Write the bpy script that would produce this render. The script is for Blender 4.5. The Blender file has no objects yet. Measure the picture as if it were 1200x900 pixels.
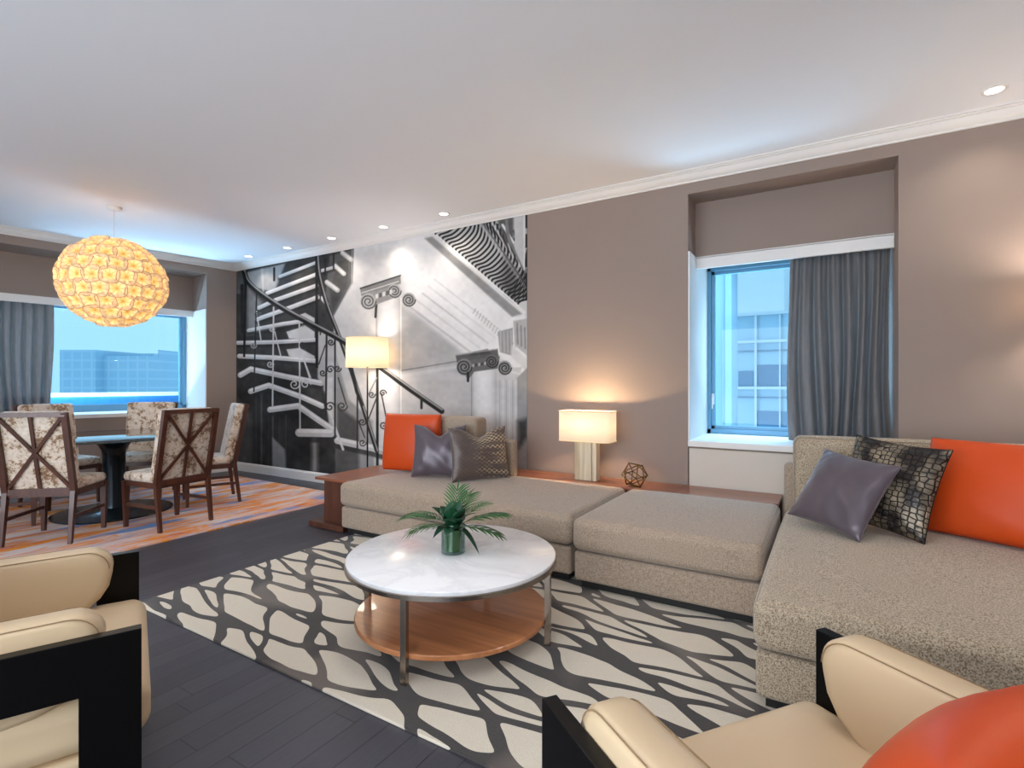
import bpy, bmesh, math, random
import numpy as np
from mathutils import Vector, Matrix, Euler

SC = bpy.context.scene
COL = SC.collection
PI = math.pi
rnd = random.Random(7)

# ------------------------------------------------------------------ camera, world, light
CAM_H, FPX, YAW = 1.25, 610.0, math.radians(31.4)
CY, SY = math.cos(YAW), math.sin(YAW)
cam = bpy.data.cameras.new('camera'); camo = bpy.data.objects.new('camera', cam); COL.objects.link(camo)
cam.sensor_width = 36.0; cam.lens = 36.0*FPX/1200.0; cam.clip_start = 0.02; cam.clip_end = 500
camo.location = (0, 0, CAM_H); camo.rotation_euler = (math.radians(90), 0, YAW)
SC.camera = camo
SC.view_settings.view_transform = 'Standard'; SC.view_settings.look = 'None'
SC.view_settings.exposure = 0.15; SC.view_settings.gamma = 1.0; SC.view_settings.use_curve_mapping = False

def lin(c):
    c = c/255.0
    return c/12.92 if c <= .04045 else ((c+.055)/1.055)**2.4
def C3(r, g, b, a=1.0): return (lin(r), lin(g), lin(b), a)

world = bpy.data.worlds.new('world'); SC.world = world; world.use_nodes = True
wn = world.node_tree.nodes; wl = world.node_tree.links; wn.clear()
wo = wn.new('ShaderNodeOutputWorld'); wb = wn.new('ShaderNodeBackground'); wr = wn.new('ShaderNodeValToRGB')
wt = wn.new('ShaderNodeTexCoord'); ws = wn.new('ShaderNodeSeparateXYZ')
wl.new(wt.outputs['Generated'], ws.inputs[0]); wl.new(ws.outputs['Z'], wr.inputs[0])
wr.color_ramp.elements[0].position = 0.0; wr.color_ramp.elements[0].color = (0.50, 0.78, 0.98, 1)
wr.color_ramp.elements[1].position = 0.5; wr.color_ramp.elements[1].color = (0.60, 0.83, 1.0, 1)
wl.new(wr.outputs[0], wb.inputs[0]); wb.inputs[1].default_value = 1.12; wl.new(wb.outputs[0], wo.inputs[0])

def area_light(name, loc, rot, sx, sy, power, color):
    l = bpy.data.lights.new(name, 'AREA'); l.shape = 'RECTANGLE'; l.size = sx; l.size_y = sy
    l.energy = power; l.color = color
    o = bpy.data.objects.new(name, l); o.location = loc; o.rotation_euler = rot; COL.objects.link(o); return o
def point_light(name, loc, power, color, radius=.05):
    l = bpy.data.lights.new(name, 'POINT'); l.energy = power; l.color = color; l.shadow_soft_size = radius
    o = bpy.data.objects.new(name, l); o.location = loc; COL.objects.link(o); return o
def spot_light(name, loc, power, color, ang=110, blend=.7, radius=.04):
    l = bpy.data.lights.new(name, 'SPOT'); l.energy = power; l.color = color; l.spot_size = math.radians(ang)
    l.spot_blend = blend; l.shadow_soft_size = radius
    o = bpy.data.objects.new(name, l); o.location = loc; COL.objects.link(o); return o

# added daylight-coloured fill behind the camera, at an opening made up for it
area_light('fill_behind', (-1.6, -3.3, 1.45), (math.radians(98), 0, 0), 6.0, 2.3, 265, (.88, .93, 1.0))
area_light('fill_left', (-8.0, -1.7, 1.45), (0, math.radians(-106), 0), 2.2, 3.2, 30, (.80, .90, 1.0))  # added bluish fill inside the left wall, with no window there
# sky light falling through the two windows, high outside them
area_light('sky_above_window_one', (-.3, 6.3, 4.0), (math.radians(-38), 0, 0), 3.0, 1.6, 420, (.52, .75, 1.0))
area_light('sky_above_window_two', (-10.0, 3.2, 4.0), (math.radians(0), math.radians(-42), math.radians(-8)), 1.8, 3.4, 650, (.52, .75, 1.0))
# added unseen fill lights below each window, aimed up to brighten the ceiling
area_light('upward_fill_one', (-.3, 6.2, -.9), (math.radians(-142), 0, 0), 3.0, 1.4, 380, (.62, .82, 1.0))
area_light('upward_fill_two', (-9.6, 2.6, -.6), (0, math.radians(-142), math.radians(-8)), 1.4, 3.4, 1900, (.62, .82, 1.0))

# ------------------------------------------------------------------ materials
class NT:
    def __init__(s, name):
        s.m = bpy.data.materials.new(name); s.m.use_nodes = True
        s.n = s.m.node_tree.nodes; s.l = s.m.node_tree.links
        s.b = s.n['Principled BSDF']; s.out = s.n['Material Output']
    def new(s, t, **kw):
        n = s.n.new(t)
        for k, v in kw.items(): setattr(n, k, v)
        return n
    def link(s, a, b): s.l.new(a, b)
    def coord(s, scale=(1, 1, 1), rot=(0, 0, 0), kind='Object', loc=(0, 0, 0)):
        t = s.new('ShaderNodeTexCoord'); m = s.new('ShaderNodeMapping')
        m.inputs['Scale'].default_value = scale; m.inputs['Rotation'].default_value = rot; m.inputs['Location'].default_value = loc
        s.link(t.outputs[kind], m.inputs[0]); return m.outputs[0]
    def noise(s, vec, scale=5, detail=3, rough=.5, dist=0):
        n = s.new('ShaderNodeTexNoise'); n.inputs['Scale'].default_value = scale; n.inputs['Detail'].default_value = detail
        n.inputs['Roughness'].default_value = rough; n.inputs['Distortion'].default_value = dist
        s.link(vec, n.inputs['Vector']); return n.outputs['Fac']
    def ramp(s, fac, stops, mode='LINEAR'):
        r = s.new('ShaderNodeValToRGB'); cr = r.color_ramp; cr.interpolation = mode
        while len(cr.elements) < len(stops): cr.elements.new(.5)
        for e, (p, c) in zip(cr.elements, stops): e.position = p; e.color = c
        s.link(fac, r.inputs[0]); return r.outputs[0]
    def math(s, op, a, b=None, clamp=False):
        n = s.new('ShaderNodeMath', operation=op, use_clamp=clamp)
        for i, v in enumerate((a, b)):
            if v is None: continue
            if isinstance(v, (int, float)): n.inputs[i].default_value = v
            else: s.link(v, n.inputs[i])
        return n.outputs[0]
    def mix(s, fac, a, b, blend='MIX'):
        n = s.new('ShaderNodeMix', data_type='RGBA', blend_type=blend)
        for i, v in ((0, fac), (6, a), (7, b)):
            if isinstance(v, (int, float)): n.inputs[i].default_value = v
            elif isinstance(v, tuple): n.inputs[i].default_value = v
            else: s.link(v, n.inputs[i])
        return n.outputs[2]
    def bump(s, h, strength=.3, dist=.002):
        b = s.new('ShaderNodeBump'); b.inputs['Strength'].default_value = strength; b.inputs['Distance'].default_value = dist
        s.link(h, b.inputs['Height']); s.link(b.outputs[0], s.b.inputs['Normal'])
    def set(s, **kw):
        names = dict(base='Base Color', rough='Roughness', metal='Metallic', spec='Specular IOR Level', sheen='Sheen Weight',
                     coat='Coat Weight', ior='IOR', trans='Transmission Weight', emis='Emission Color', estr='Emission Strength', sub='Subsurface Weight')
        for k, v in kw.items():
            i = s.b.inputs[names[k]]
            if isinstance(v, (int, float, tuple)): i.default_value = v
            else: s.link(v, i)
        return s.m

def plain(name, col, rough=.5, metal=0, var=.04, nscale=8, bumps=0, **kw):
    t = NT(name); v = t.coord()
    f = t.noise(v, nscale, 3)
    c = t.mix(f, tuple(x*(1-var) for x in col[:3])+(1,), tuple(min(1, x*(1+var)) for x in col[:3])+(1,))
    if bumps: t.bump(t.noise(v, nscale*30, 2), bumps, .001)
    return t.set(base=c, rough=rough, metal=metal, **kw)

M = {}
M['wall'] = plain('taupe_wallcovering', C3(149, 131, 121), .75, var=.03, nscale=3, bumps=.1)
M['wall_light'] = plain('light_beige_panel', C3(208, 197, 184), .6, var=.02)
M['white'] = plain('white_paint', C3(232, 228, 224), .55, var=.015)
M['ceiling'] = plain('ceiling_paint', C3(244, 245, 249), .85, var=.012, nscale=1)
M['reveal'] = plain('white_reveal_paint', C3(235, 233, 232), .6, var=.015)
M['black'] = plain('black_lacquer', C3(9, 8, 8), .3, var=.1, spec=.22)
M['dark_plastic'] = plain('dark_plinth', C3(22, 20, 19), .6)
M['chrome'] = plain('brushed_nickel', C3(165, 152, 140), .25, 1.0, var=.06)
M['bronze'] = plain('dark_bronze', C3(60, 48, 36), .35, 1.0, var=.1)
M['brass'] = plain('antique_brass', C3(120, 92, 50), .35, 1.0, var=.1)
M['sash'] = plain('blue_grey_aluminium', C3(104, 158, 188), .4, var=.03)
M['shade'] = None

def floor_mat():
    t = NT('dark_plank_floor'); v = t.coord(rot=(0, 0, math.radians(90)))
    sp = t.new('ShaderNodeSeparateXYZ'); t.link(v, sp.inputs[0])
    row = t.math('FLOOR', t.math('DIVIDE', sp.outputs[1], .115)); wn_ = t.new('ShaderNodeTexWhiteNoise', noise_dimensions='1D'); t.link(row, wn_.inputs['W'])
    cb = t.new('ShaderNodeCombineXYZ'); t.link(t.math('ADD', sp.outputs[0], t.math('MULTIPLY', wn_.outputs['Value'], .95)), cb.inputs[0]); t.link(sp.outputs[1], cb.inputs[1])
    b = t.new('ShaderNodeTexBrick'); t.link(cb.outputs[0], b.inputs['Vector'])
    b.inputs['Scale'].default_value = 1; b.inputs['Brick Width'].default_value = .95; b.inputs['Row Height'].default_value = .115
    b.inputs['Mortar Size'].default_value = .0022; b.inputs['Mortar Smooth'].default_value = .2; b.offset = 0; b.squash = 1
    b.inputs['Color1'].default_value = C3(64, 63, 70); b.inputs['Color2'].default_value = C3(78, 76, 83); b.inputs['Mortar'].default_value = C3(26, 25, 28)
    g = t.noise(t.coord(scale=(22, 1.6, 1)), 3, 5, .6)
    c = t.mix(t.math('MULTIPLY', g, .5), b.outputs['Color'], C3(58, 58, 65))
    t.bump(t.math('ADD', t.math('MULTIPLY', b.outputs['Fac'], -1.0), t.math('MULTIPLY', g, .25)), .35, .0015)
    r = t.ramp(g, [(0, (.33,)*3+(1,)), (1, (.5,)*3+(1,))])
    return t.set(base=c, rough=r, spec=.45)
M['floor'] = floor_mat()

def weave(name, a, b, scale=220, bump=.5, var=.5):
    t = NT(name); v = t.coord()
    w = t.new('ShaderNodeTexVoronoi'); w.inputs['Scale'].default_value = scale; t.link(v, w.inputs['Vector'])
    n = t.noise(v, scale*.9, 3, .7); big = t.noise(v, 4, 2)
    f = t.ramp(n, [(.40, (0, 0, 0, 1)), (.56, (1, 1, 1, 1))])
    c = t.mix(f, b, a); c = t.mix(t.math('MULTIPLY', big, .15), c, b)
    t.bump(t.math('ADD', w.outputs['Distance'], n), bump, .0015)
    return t.set(base=c, rough=.92, sheen=.25)
M['sofa'] = weave('beige_sofa_weave', C3(180, 160, 140), C3(138, 119, 101), 190)
M['sofa_tweed'] = weave('tweed_chaise_weave', C3(200, 182, 157), C3(122, 103, 81), 210, .8)
M['sofa_piping'] = plain('sofa_piping', C3(160, 145, 127), .9)

def leather(name, col, rough=.42):
    t = NT(name); v = t.coord()
    w = t.new('ShaderNodeTexVoronoi'); w.inputs['Scale'].default_value = 350; t.link(v, w.inputs['Vector'])
    n = t.noise(v, 6, 3)
    c = t.mix(n, tuple(x*.93 for x in col[:3])+(1,), col)
    t.bump(w.outputs['Distance'], .12, .0006)
    return t.set(base=c, rough=rough, spec=.4)
M['cream'] = leather('cream_leather', C3(216, 190, 154))
M['cream_seam'] = plain('leather_seam', C3(150, 122, 88), .6)
M['orange'] = leather('orange_leather', C3(212, 76, 22), .4)
M['orange_seam'] = plain('orange_seam', C3(178, 62, 20), .5)
M['satin'] = plain('grey_satin', C3(92, 81, 88), .32, .25, var=.12, nscale=9, sheen=.3)

def croc():
    t = NT('bronze_croc_fabric'); v = t.coord(kind='UV', scale=(15, 18, 1)); nz = t.noise(v, .22, 2)
    w = t.new('ShaderNodeTexVoronoi', feature='DISTANCE_TO_EDGE'); w.inputs['Scale'].default_value = 1; w.inputs['Randomness'].default_value = .4; t.link(v, w.inputs['Vector'])
    w2 = t.new('ShaderNodeTexVoronoi'); w2.inputs['Scale'].default_value = 1; w2.inputs['Randomness'].default_value = .4; t.link(v, w2.inputs['Vector'])
    cell = t.ramp(w.outputs['Distance'], [(.04, (0, 0, 0, 1)), (.13, (1, 1, 1, 1))])
    cc = t.mix(t.ramp(nz, [(.42, (0, 0, 0, 1)), (.6, (1, 1, 1, 1))]), C3(52, 45, 42), C3(168, 152, 128))
    cc = t.mix(t.math('MULTIPLY', w2.outputs['Color'], .35), cc, C3(60, 50, 44))
    c = t.mix(cell, C3(24, 20, 19), cc)
    t.bump(cell, .8, .003)
    return t.set(base=c, rough=.33, metal=.45)
M['croc'] = croc()
def houndstooth():
    t = NT('bronze_check_fabric'); v = t.coord(kind='UV', scale=(22, 26, 1))
    ch = t.new('ShaderNodeTexChecker'); ch.inputs['Scale'].default_value = 1; t.link(v, ch.inputs['Vector'])
    ch.inputs['Color1'].default_value = C3(196, 176, 148); ch.inputs['Color2'].default_value = C3(70, 56, 48)
    v2 = t.coord(kind='UV', scale=(1.2, 7, 1)); f = t.ramp(t.noise(v2, 1.0, 3, .6), [(.42, (0, 0, 0, 1)), (.6, (1, 1, 1, 1))])
    ux = t.new('ShaderNodeSeparateXYZ'); t.link(t.coord(kind='UV'), ux.inputs[0])
    f = t.math('MULTIPLY', f, t.ramp(t.math('ADD', ux.outputs[0], t.math('MULTIPLY', ux.outputs[1], .12)), [(.35, (.05,)*3+(1,)), (.62, (1, 1, 1, 1))]))
    c = t.mix(f, C3(88, 74, 68), ch.outputs[0])
    t.bump(t.noise(v2, 2, 2), .4, .004)
    return t.set(base=c, rough=.4, metal=.15, sheen=.3)
M['check'] = houndstooth()
def velvet():
    t = NT('crushed_velvet'); v = t.coord()
    n1 = t.noise(v, 9, 6, .72, .4); n2 = t.noise(v, 34, 4, .7, .6)
    f = t.math('ADD', t.math('MULTIPLY', n1, .6), t.math('MULTIPLY', n2, .4))
    c = t.ramp(f, [(.40, C3(118, 84, 58)), (.455, C3(156, 124, 94)), (.48, C3(208, 188, 166)), (.62, C3(232, 218, 204))])
    t.bump(f, .5, .004)
    return t.set(base=c, rough=.5, sheen=.5, spec=.4)
M['velvet'] = velvet()
def wood(name, a, b, axis='x', rough=.35, scale=3, coat=.2):
    t = NT(name); sc = {'x': (1.2, 22, 22), 'y': (22, 1.2, 22), 'z': (22, 22, 1.2)}[axis]
    v = t.coord(scale=sc); n = t.noise(v, scale*.4, 5, .6, .5); n2 = t.noise(v, scale*1.5, 3, .5)
    f = t.math('ADD', t.math('MULTIPLY', n, .75), t.math('MULTIPLY', n2, .25))
    c = t.ramp(f, [(.32, a), (.66, b)])
    t.bump(f, .08, .001)
    return t.set(base=c, rough=rough, coat=coat)
M['walnut'] = wood('walnut_shelf', C3(142, 84, 46), C3(196, 130, 84), 'x', .28, 1.6)
M['ledge'] = wood('walnut_ledge', C3(118, 66, 44), C3(160, 96, 66), 'x', .3, 2)
M['legwood'] = wood('dark_walnut_panel', C3(66, 36, 24), C3(98, 56, 38), 'z', .4, 2)
M['chairwood'] = wood('mahogany_chair_wood', C3(62, 34, 24), C3(92, 52, 37), 'z', .35, 2)
def marble():
    t = NT('white_marble'); v = t.coord(scale=(2, 2, 2)); n = t.noise(v, 1.4, 6, .6, 1.2)
    c = t.ramp(n, [(.42, C3(240, 238, 238)), (.5, C3(229, 227, 228)), (.56, C3(241, 239, 239))])
    return t.set(base=c, rough=.2, coat=.1)
M['marble'] = marble()
def glassy(name, tint, rough=0.0, refl=.12):
    t = NT(name); tr = t.new('ShaderNodeBsdfTransparent'); gl = t.new('ShaderNodeBsdfGlossy'); mx = t.new('ShaderNodeMixShader')
    tr.inputs[0].default_value = tint; gl.inputs['Roughness'].default_value = rough
    fr = t.new('ShaderNodeLayerWeight'); fr.inputs[0].default_value = .35
    n = t.noise(t.coord(), 2, 1)
    f = t.math('ADD', t.math('MULTIPLY', fr.outputs['Fresnel'], refl*2), t.math('MULTIPLY', n, .02), clamp=True)
    t.link(f, mx.inputs[0]); t.link(tr.outputs[0], mx.inputs[1]); t.link(gl.outputs[0], mx.inputs[2]); t.link(mx.outputs[0], t.out.inputs[0])
    return t.m
M['pane'] = glassy('tinted_window_glass', (.80, .93, .99, 1), refl=.05)
M['tableglass'] = glassy('blue_tinted_table_glass', (.60, .74, .80, 1), .02, 1.0)
M['vaseglass'] = glassy('clear_vase_glass', (.80, .92, .90, 1), 0, .25)
M['water'] = plain('green_vase_lining', C3(52, 84, 22), .2, var=.3, nscale=14)
def sheer():
    t = NT('grey_sheer_curtain'); v = t.coord(scale=(1, 1, .15)); n = t.noise(v, 60, 3)
    c = t.mix(n, C3(134, 126, 124), C3(166, 158, 154))
    d = t.b; t.set(base=c, rough=.85, sheen=.1)
    tl = t.new('ShaderNodeBsdfTranslucent'); t.link(c, tl.inputs[0]); tr = t.new('ShaderNodeBsdfTransparent')
    m1 = t.new('ShaderNodeMixShader'); m1.inputs[0].default_value = .42; m2 = t.new('ShaderNodeMixShader'); m2.inputs[0].default_value = .07
    t.link(d.outputs[0], m1.inputs[1]); t.link(tl.outputs[0], m1.inputs[2]); t.link(m1.outputs[0], m2.inputs[1]); t.link(tr.outputs[0], m2.inputs[2])
    t.link(m2.outputs[0], t.out.inputs[0]); return t.m
M['curtain'] = sheer()
def lampshade(name, col, ecol, estr, trans=.5):
    t = NT(name); v = t.coord(scale=(1, 1, 1)); n = t.noise(v, 120, 2)
    c = t.mix(n, col, tuple(x*.93 for x in col[:3])+(1,)); t.set(base=c, rough=.8, emis=ecol, estr=estr)
    tl = t.new('ShaderNodeBsdfTranslucent'); t.link(c, tl.inputs[0]); mx = t.new('ShaderNodeMixShader'); mx.inputs[0].default_value = trans
    t.link(t.b.outputs[0], mx.inputs[1]); t.link(tl.outputs[0], mx.inputs[2]); t.link(mx.outputs[0], t.out.inputs[0]); return t.m
M['lampshade'] = lampshade('cream_drum_shade', C3(250, 238, 215), C3(255, 232, 200), .30, .55)
M['tableshade'] = lampshade('white_table_shade', C3(252, 242, 225), C3(255, 238, 212), .62, .65)
M['shade_trim'] = plain('shade_edge_tape', C3(225, 205, 165), .7, emis=C3(255, 225, 170), estr=.25)
def petal():
    t = NT('capiz_petal'); at = t.new('ShaderNodeAttribute', attribute_name='rad'); an = t.new('ShaderNodeAttribute', attribute_name='pleat_shade'); v = t.coord()
    n = t.noise(v, 40, 3)
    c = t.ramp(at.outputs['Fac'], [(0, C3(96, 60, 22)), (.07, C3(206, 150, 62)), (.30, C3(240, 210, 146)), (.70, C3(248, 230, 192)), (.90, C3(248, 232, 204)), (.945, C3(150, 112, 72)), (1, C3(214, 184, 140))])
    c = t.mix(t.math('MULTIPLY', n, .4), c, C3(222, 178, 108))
    c = t.mix(t.math('MULTIPLY', an.outputs['Fac'], .38), c, C3(176, 124, 58))  # shading of the petal folds painted in as brown lines
    t.set(base=c, rough=.5, emis=c, estr=.26)
    tl = t.new('ShaderNodeBsdfTranslucent'); t.link(c, tl.inputs[0]); mx = t.new('ShaderNodeMixShader'); mx.inputs[0].default_value = .35
    t.link(t.b.outputs[0], mx.inputs[1]); t.link(tl.outputs[0], mx.inputs[2]); t.link(mx.outputs[0], t.out.inputs[0]); return t.m
M['petal'] = petal()
M['lens'] = plain('lit_downlight_lens', C3(255, 250, 240), .4, emis=(1, .96, .9, 1), estr=6)
M['travertine'] = wood('travertine_lamp_base', C3(176, 158, 128), C3(226, 212, 186), 'z', .3, 2)
M['leaf'] = plain('palm_leaf', C3(38, 92, 38), .35, var=.35, nscale=30)
M['leaf_dark'] = plain('broad_dark_leaf', C3(22, 66, 40), .3, var=.3, nscale=30)
M['tablebase'] = plain('dark_polished_metal', C3(44, 52, 58), .22, .7, var=.05)

def rug_mat():
    t = NT('branching_pattern_rug')
    v = t.coord()
    # families of long curved stems crossing at narrow angles
    sep = t.new('ShaderNodeSeparateXYZ'); t.link(v, sep.inputs[0])
    def family(deg, sp, off, amp, fr):
        wv = t.noise(t.coord(loc=(off*3.1, off*5.7, 0), scale=(.8, 1.25, 1)), fr, 2, .45)
        a = math.radians(deg)
        q = t.math('SUBTRACT', t.math('MULTIPLY', sep.outputs[1], math.cos(a)/sp), t.math('MULTIPLY', sep.outputs[0], math.sin(a)/sp))
        q = t.math('ADD', t.math('ADD', q, off), t.math('MULTIPLY', wv, amp))
        return t.math('MULTIPLY', t.math('ABSOLUTE', t.math('SUBTRACT', t.math('FRACT', q), .5)), sp)
    def smin(a, b, k):
        n = t.new('ShaderNodeMath', operation='SMOOTH_MIN'); t.link(a, n.inputs[0]); t.link(b, n.inputs[1]); n.inputs[2].default_value = k; return n.outputs[0]
    d = smin(smin(family(-36, .25, .3, 1.5, 1.5), family(8, .21, 1.7, 1.3, 1.6), .04), t.math('ADD', family(-13, .27, 4.4, 1.5, 1.4), .001), .03)
    wv = t.noise(v, 3.2, 2)
    wd = t.math('ADD', t.math('MULTIPLY', wv, .030), .0045)
    msk = t.math('LESS_THAN', d, wd)
    pile = t.noise(v, 260, 2)
    crm = t.mix(pile, C3(200, 188, 168), C3(226, 216, 198)); drk = t.mix(pile, C3(40, 35, 33), C3(70, 63, 59))
    tone = t.noise(v, 2.3, 1); drk = t.mix(t.ramp(tone, [(.5, (0, 0, 0, 1)), (.62, (1, 1, 1, 1))]), drk, C3(104, 94, 86))
    c = t.mix(msk, crm, drk)
    t.bump(t.math('ADD', t.math('MULTIPLY', msk, -.8), t.math('MULTIPLY', pile, .5)), .8, .006)
    return t.set(base=c, rough=.97, sheen=.2)
M['rug'] = rug_mat()
def drug_mat():
    t = NT('painterly_streak_rug'); v = t.coord(scale=(4.2, .8, 1), rot=(0, 0, math.radians(-10)))
    n = t.noise(v, 1.6, 7, .68, 1.0); n2 = t.noise(v, 1.0, 4, .6, .6); n2b = t.noise(t.coord(scale=(3, .9, 1), loc=(5, 3, 0)), 1.3, 3)
    c = t.ramp(n, [(.30, C3(120, 96, 112)), (.42, C3(206, 186, 190)), (.49, C3(190, 150, 140)), (.53, C3(226, 140, 40)), (.60, C3(198, 92, 40)), (.68, C3(178, 170, 196)), (.78, C3(232, 150, 50))])
    c = t.mix(t.ramp(n2, [(.45, (0, 0, 0, 1)), (.6, (1, 1, 1, 1))]), c, C3(214, 196, 190))
    c = t.mix(t.ramp(n2b, [(.58, (0, 0, 0, 1)), (.64, (1, 1, 1, 1))]), c, C3(110, 140, 190))
    c = t.mix(t.ramp(t.noise(v, 2.2, 5, .7, .8), [(.55, (0, 0, 0, 1)), (.58, (1, 1, 1, 1))]), c, C3(226, 138, 36))
    t.bump(t.noise(t.coord(), 240, 2), .5, .003)
    return t.set(base=c, rough=.97)
M['dining_rug'] = drug_mat()
def facade(name, a, b, sx, sz):
    t = NT(name); v = t.coord(rot=(math.radians(90), 0, 0))
    b_ = t.new('ShaderNodeTexBrick'); b_.offset = 0; t.link(v, b_.inputs['Vector']); b_.inputs['Scale'].default_value = 1
    b_.inputs['Brick Width'].default_value = sx; b_.inputs['Row Height'].default_value = sz; b_.inputs['Mortar Size'].default_value = .35
    b_.inputs['Color1'].default_value = a; b_.inputs['Color2'].default_value = a; b_.inputs['Mortar'].default_value = b
    return t.set(base=b_.outputs[0], rough=.6)

# ------------------------------------------------------------------ mesh helpers
class MB:
    def __init__(s): s.v = []; s.f = []; s.mi = []; s.uv = []
    def add(s, vs, fs, mi=0, mat=None, uvs=None):
        o = len(s.v)
        for p in vs:
            p = Vector(p)
            if mat is not None: p = mat @ p
            s.v.append((p.x, p.y, p.z))
        for f in fs: s.f.append(tuple(i+o for i in f)); s.mi.append(mi)
        s.uv += (uvs if uvs else [(p[0], p[1]) for p in vs])
        return s
    def box(s, x0, x1, y0, y1, z0, z1, bev=0, mi=0, mat=None, seg=2):
        if bev <= 0:
            vs = [(x, y, z) for z in (z0, z1) for y in (y0, y1) for x in (x0, x1)]
            fs = [(0, 2, 3, 1), (4, 5, 7, 6), (0, 1, 5, 4), (2, 6, 7, 3), (0, 4, 6, 2), (1, 3, 7, 5)]
            return s.add(vs, fs, mi, mat)
        vs, fs = rbox((x1-x0)/2, (y1-y0)/2, (z1-z0)/2, bev, seg, 1)
        T = Matrix.Translation(((x0+x1)/2, (y0+y1)/2, (z0+z1)/2))
        return s.add(vs, fs, mi, (mat @ T) if mat is not None else T)
    def hexa(s, bottom, top, mi=0):   # 4 bottom pts ccw, 4 top pts
        vs = list(bottom)+list(top)
        return s.add(vs, [(3, 2, 1, 0), (4, 5, 6, 7), (0, 1, 5, 4), (1, 2, 6, 5), (2, 3, 7, 6), (3, 0, 4, 7)], mi)
    def lathe(s, prof, n=32, mi=0, mat=None, c=(0, 0)):
        vs, fs = [], []
        for k in range(n):
            a = 2*PI*k/n
            for r, z in prof: vs.append((c[0]+r*math.cos(a), c[1]+r*math.sin(a), z))
        m = len(prof)
        for k in range(n):
            k2 = (k+1) % n
            for j in range(m-1): fs.append((k*m+j, k2*m+j, k2*m+j+1, k*m+j+1))
        return s.add(vs, fs, mi, mat)
    def tube(s, pts, r, n=8, mi=0, closed=False, mat=None):
        pts = [Vector(p) for p in pts]; N = len(pts); rings = []; vs = []; fs = []
        up0 = None
        for i, p in enumerate(pts):
            if closed: t = (pts[(i+1) % N]-pts[i-1])
            else: t = pts[min(i+1, N-1)]-pts[max(i-1, 0)]
            t.normalize()
            if up0 is None: up0 = Vector((0, 0, 1)) if abs(t.z) < .9 else Vector((1, 0, 0))
            a = t.cross(up0); 
            if a.length < 1e-5: a = t.orthogonal()
            a.normalize(); b = a.cross(t).normalized(); up0 = b
            rr = r[i] if isinstance(r, (list, tuple)) else r
            for k in range(n):
                q = 2*PI*k/n; vs.append(p+a*rr*math.cos(q)+b*rr*math.sin(q))
        for i in range(N if closed else N-1):
            j = (i+1) % N
            for k in range(n):
                k2 = (k+1) % n; fs.append((i*n+k, i*n+k2, j*n+k2, j*n+k))
        if not closed:
            fs.append(tuple(range(n))[::-1]); fs.append(tuple((N-1)*n+k for k in range(n)))
        return s.add(vs, fs, mi, mat)
    def bar(s, p, q, w, h, up=(0, 0, 1), mi=0):   # rectangular bar from p to q
        p, q = Vector(p), Vector(q); t = (q-p).normalized(); a = t.cross(Vector(up)).normalized(); b = a.cross(t).normalized()
        c = [a*(-w/2)+b*(-h/2), a*(w/2)+b*(-h/2), a*(w/2)+b*(h/2), a*(-w/2)+b*(h/2)]
        return s.add([p+x for x in c]+[q+x for x in c], [(3, 2, 1, 0), (4, 5, 6, 7), (0, 1, 5, 4), (1, 2, 6, 5), (2, 3, 7, 6), (3, 0, 4, 7)], mi)
    def prism(s, outline, axis, a, b, mi=0):   # outline 2D extruded along axis from a to b
        n = len(outline)
        def P(u, v, w): return {'x': (w, u, v), 'y': (u, w, v), 'z': (u, v, w)}[axis]
        vs = [P(u, v, a) for u, v in outline]+[P(u, v, b) for u, v in outline]
        fs = [tuple(range(n)), tuple(range(2*n-1, n-1, -1))]+[(i, i+n, (i+1) % n+n, (i+1) % n) for i in range(n)]
        return s.add(vs, fs, mi)
    def build(s, name, mats, parent=None, smooth=False, uv=False):
        me = bpy.data.meshes.new(name); me.from_pydata(s.v, [], s.f); me.validate()
        for m in (mats if isinstance(mats, (list, tuple)) else [mats]): me.materials.append(m)
        if any(s.mi): me.polygons.foreach_set('material_index', s.mi)
        if uv:
            l = me.uv_layers.new(name='uv')
            for lp in me.loops: l.data[lp.index].uv = s.uv[lp.vertex_index]
        bm = bmesh.new(); bm.from_mesh(me); bmesh.ops.recalc_face_normals(bm, faces=bm.faces); bm.to_mesh(me); bm.free()
        if smooth:
            me.polygons.foreach_set('use_smooth', [True]*len(me.polygons))
            if smooth != 'all':
                try: me.set_sharp_from_angle(angle=math.radians(40))
                except Exception: pass
        me.update()
        o = bpy.data.objects.new(name, me); COL.objects.link(o)
        if parent is not None: o.parent = parent
        return o

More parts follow.
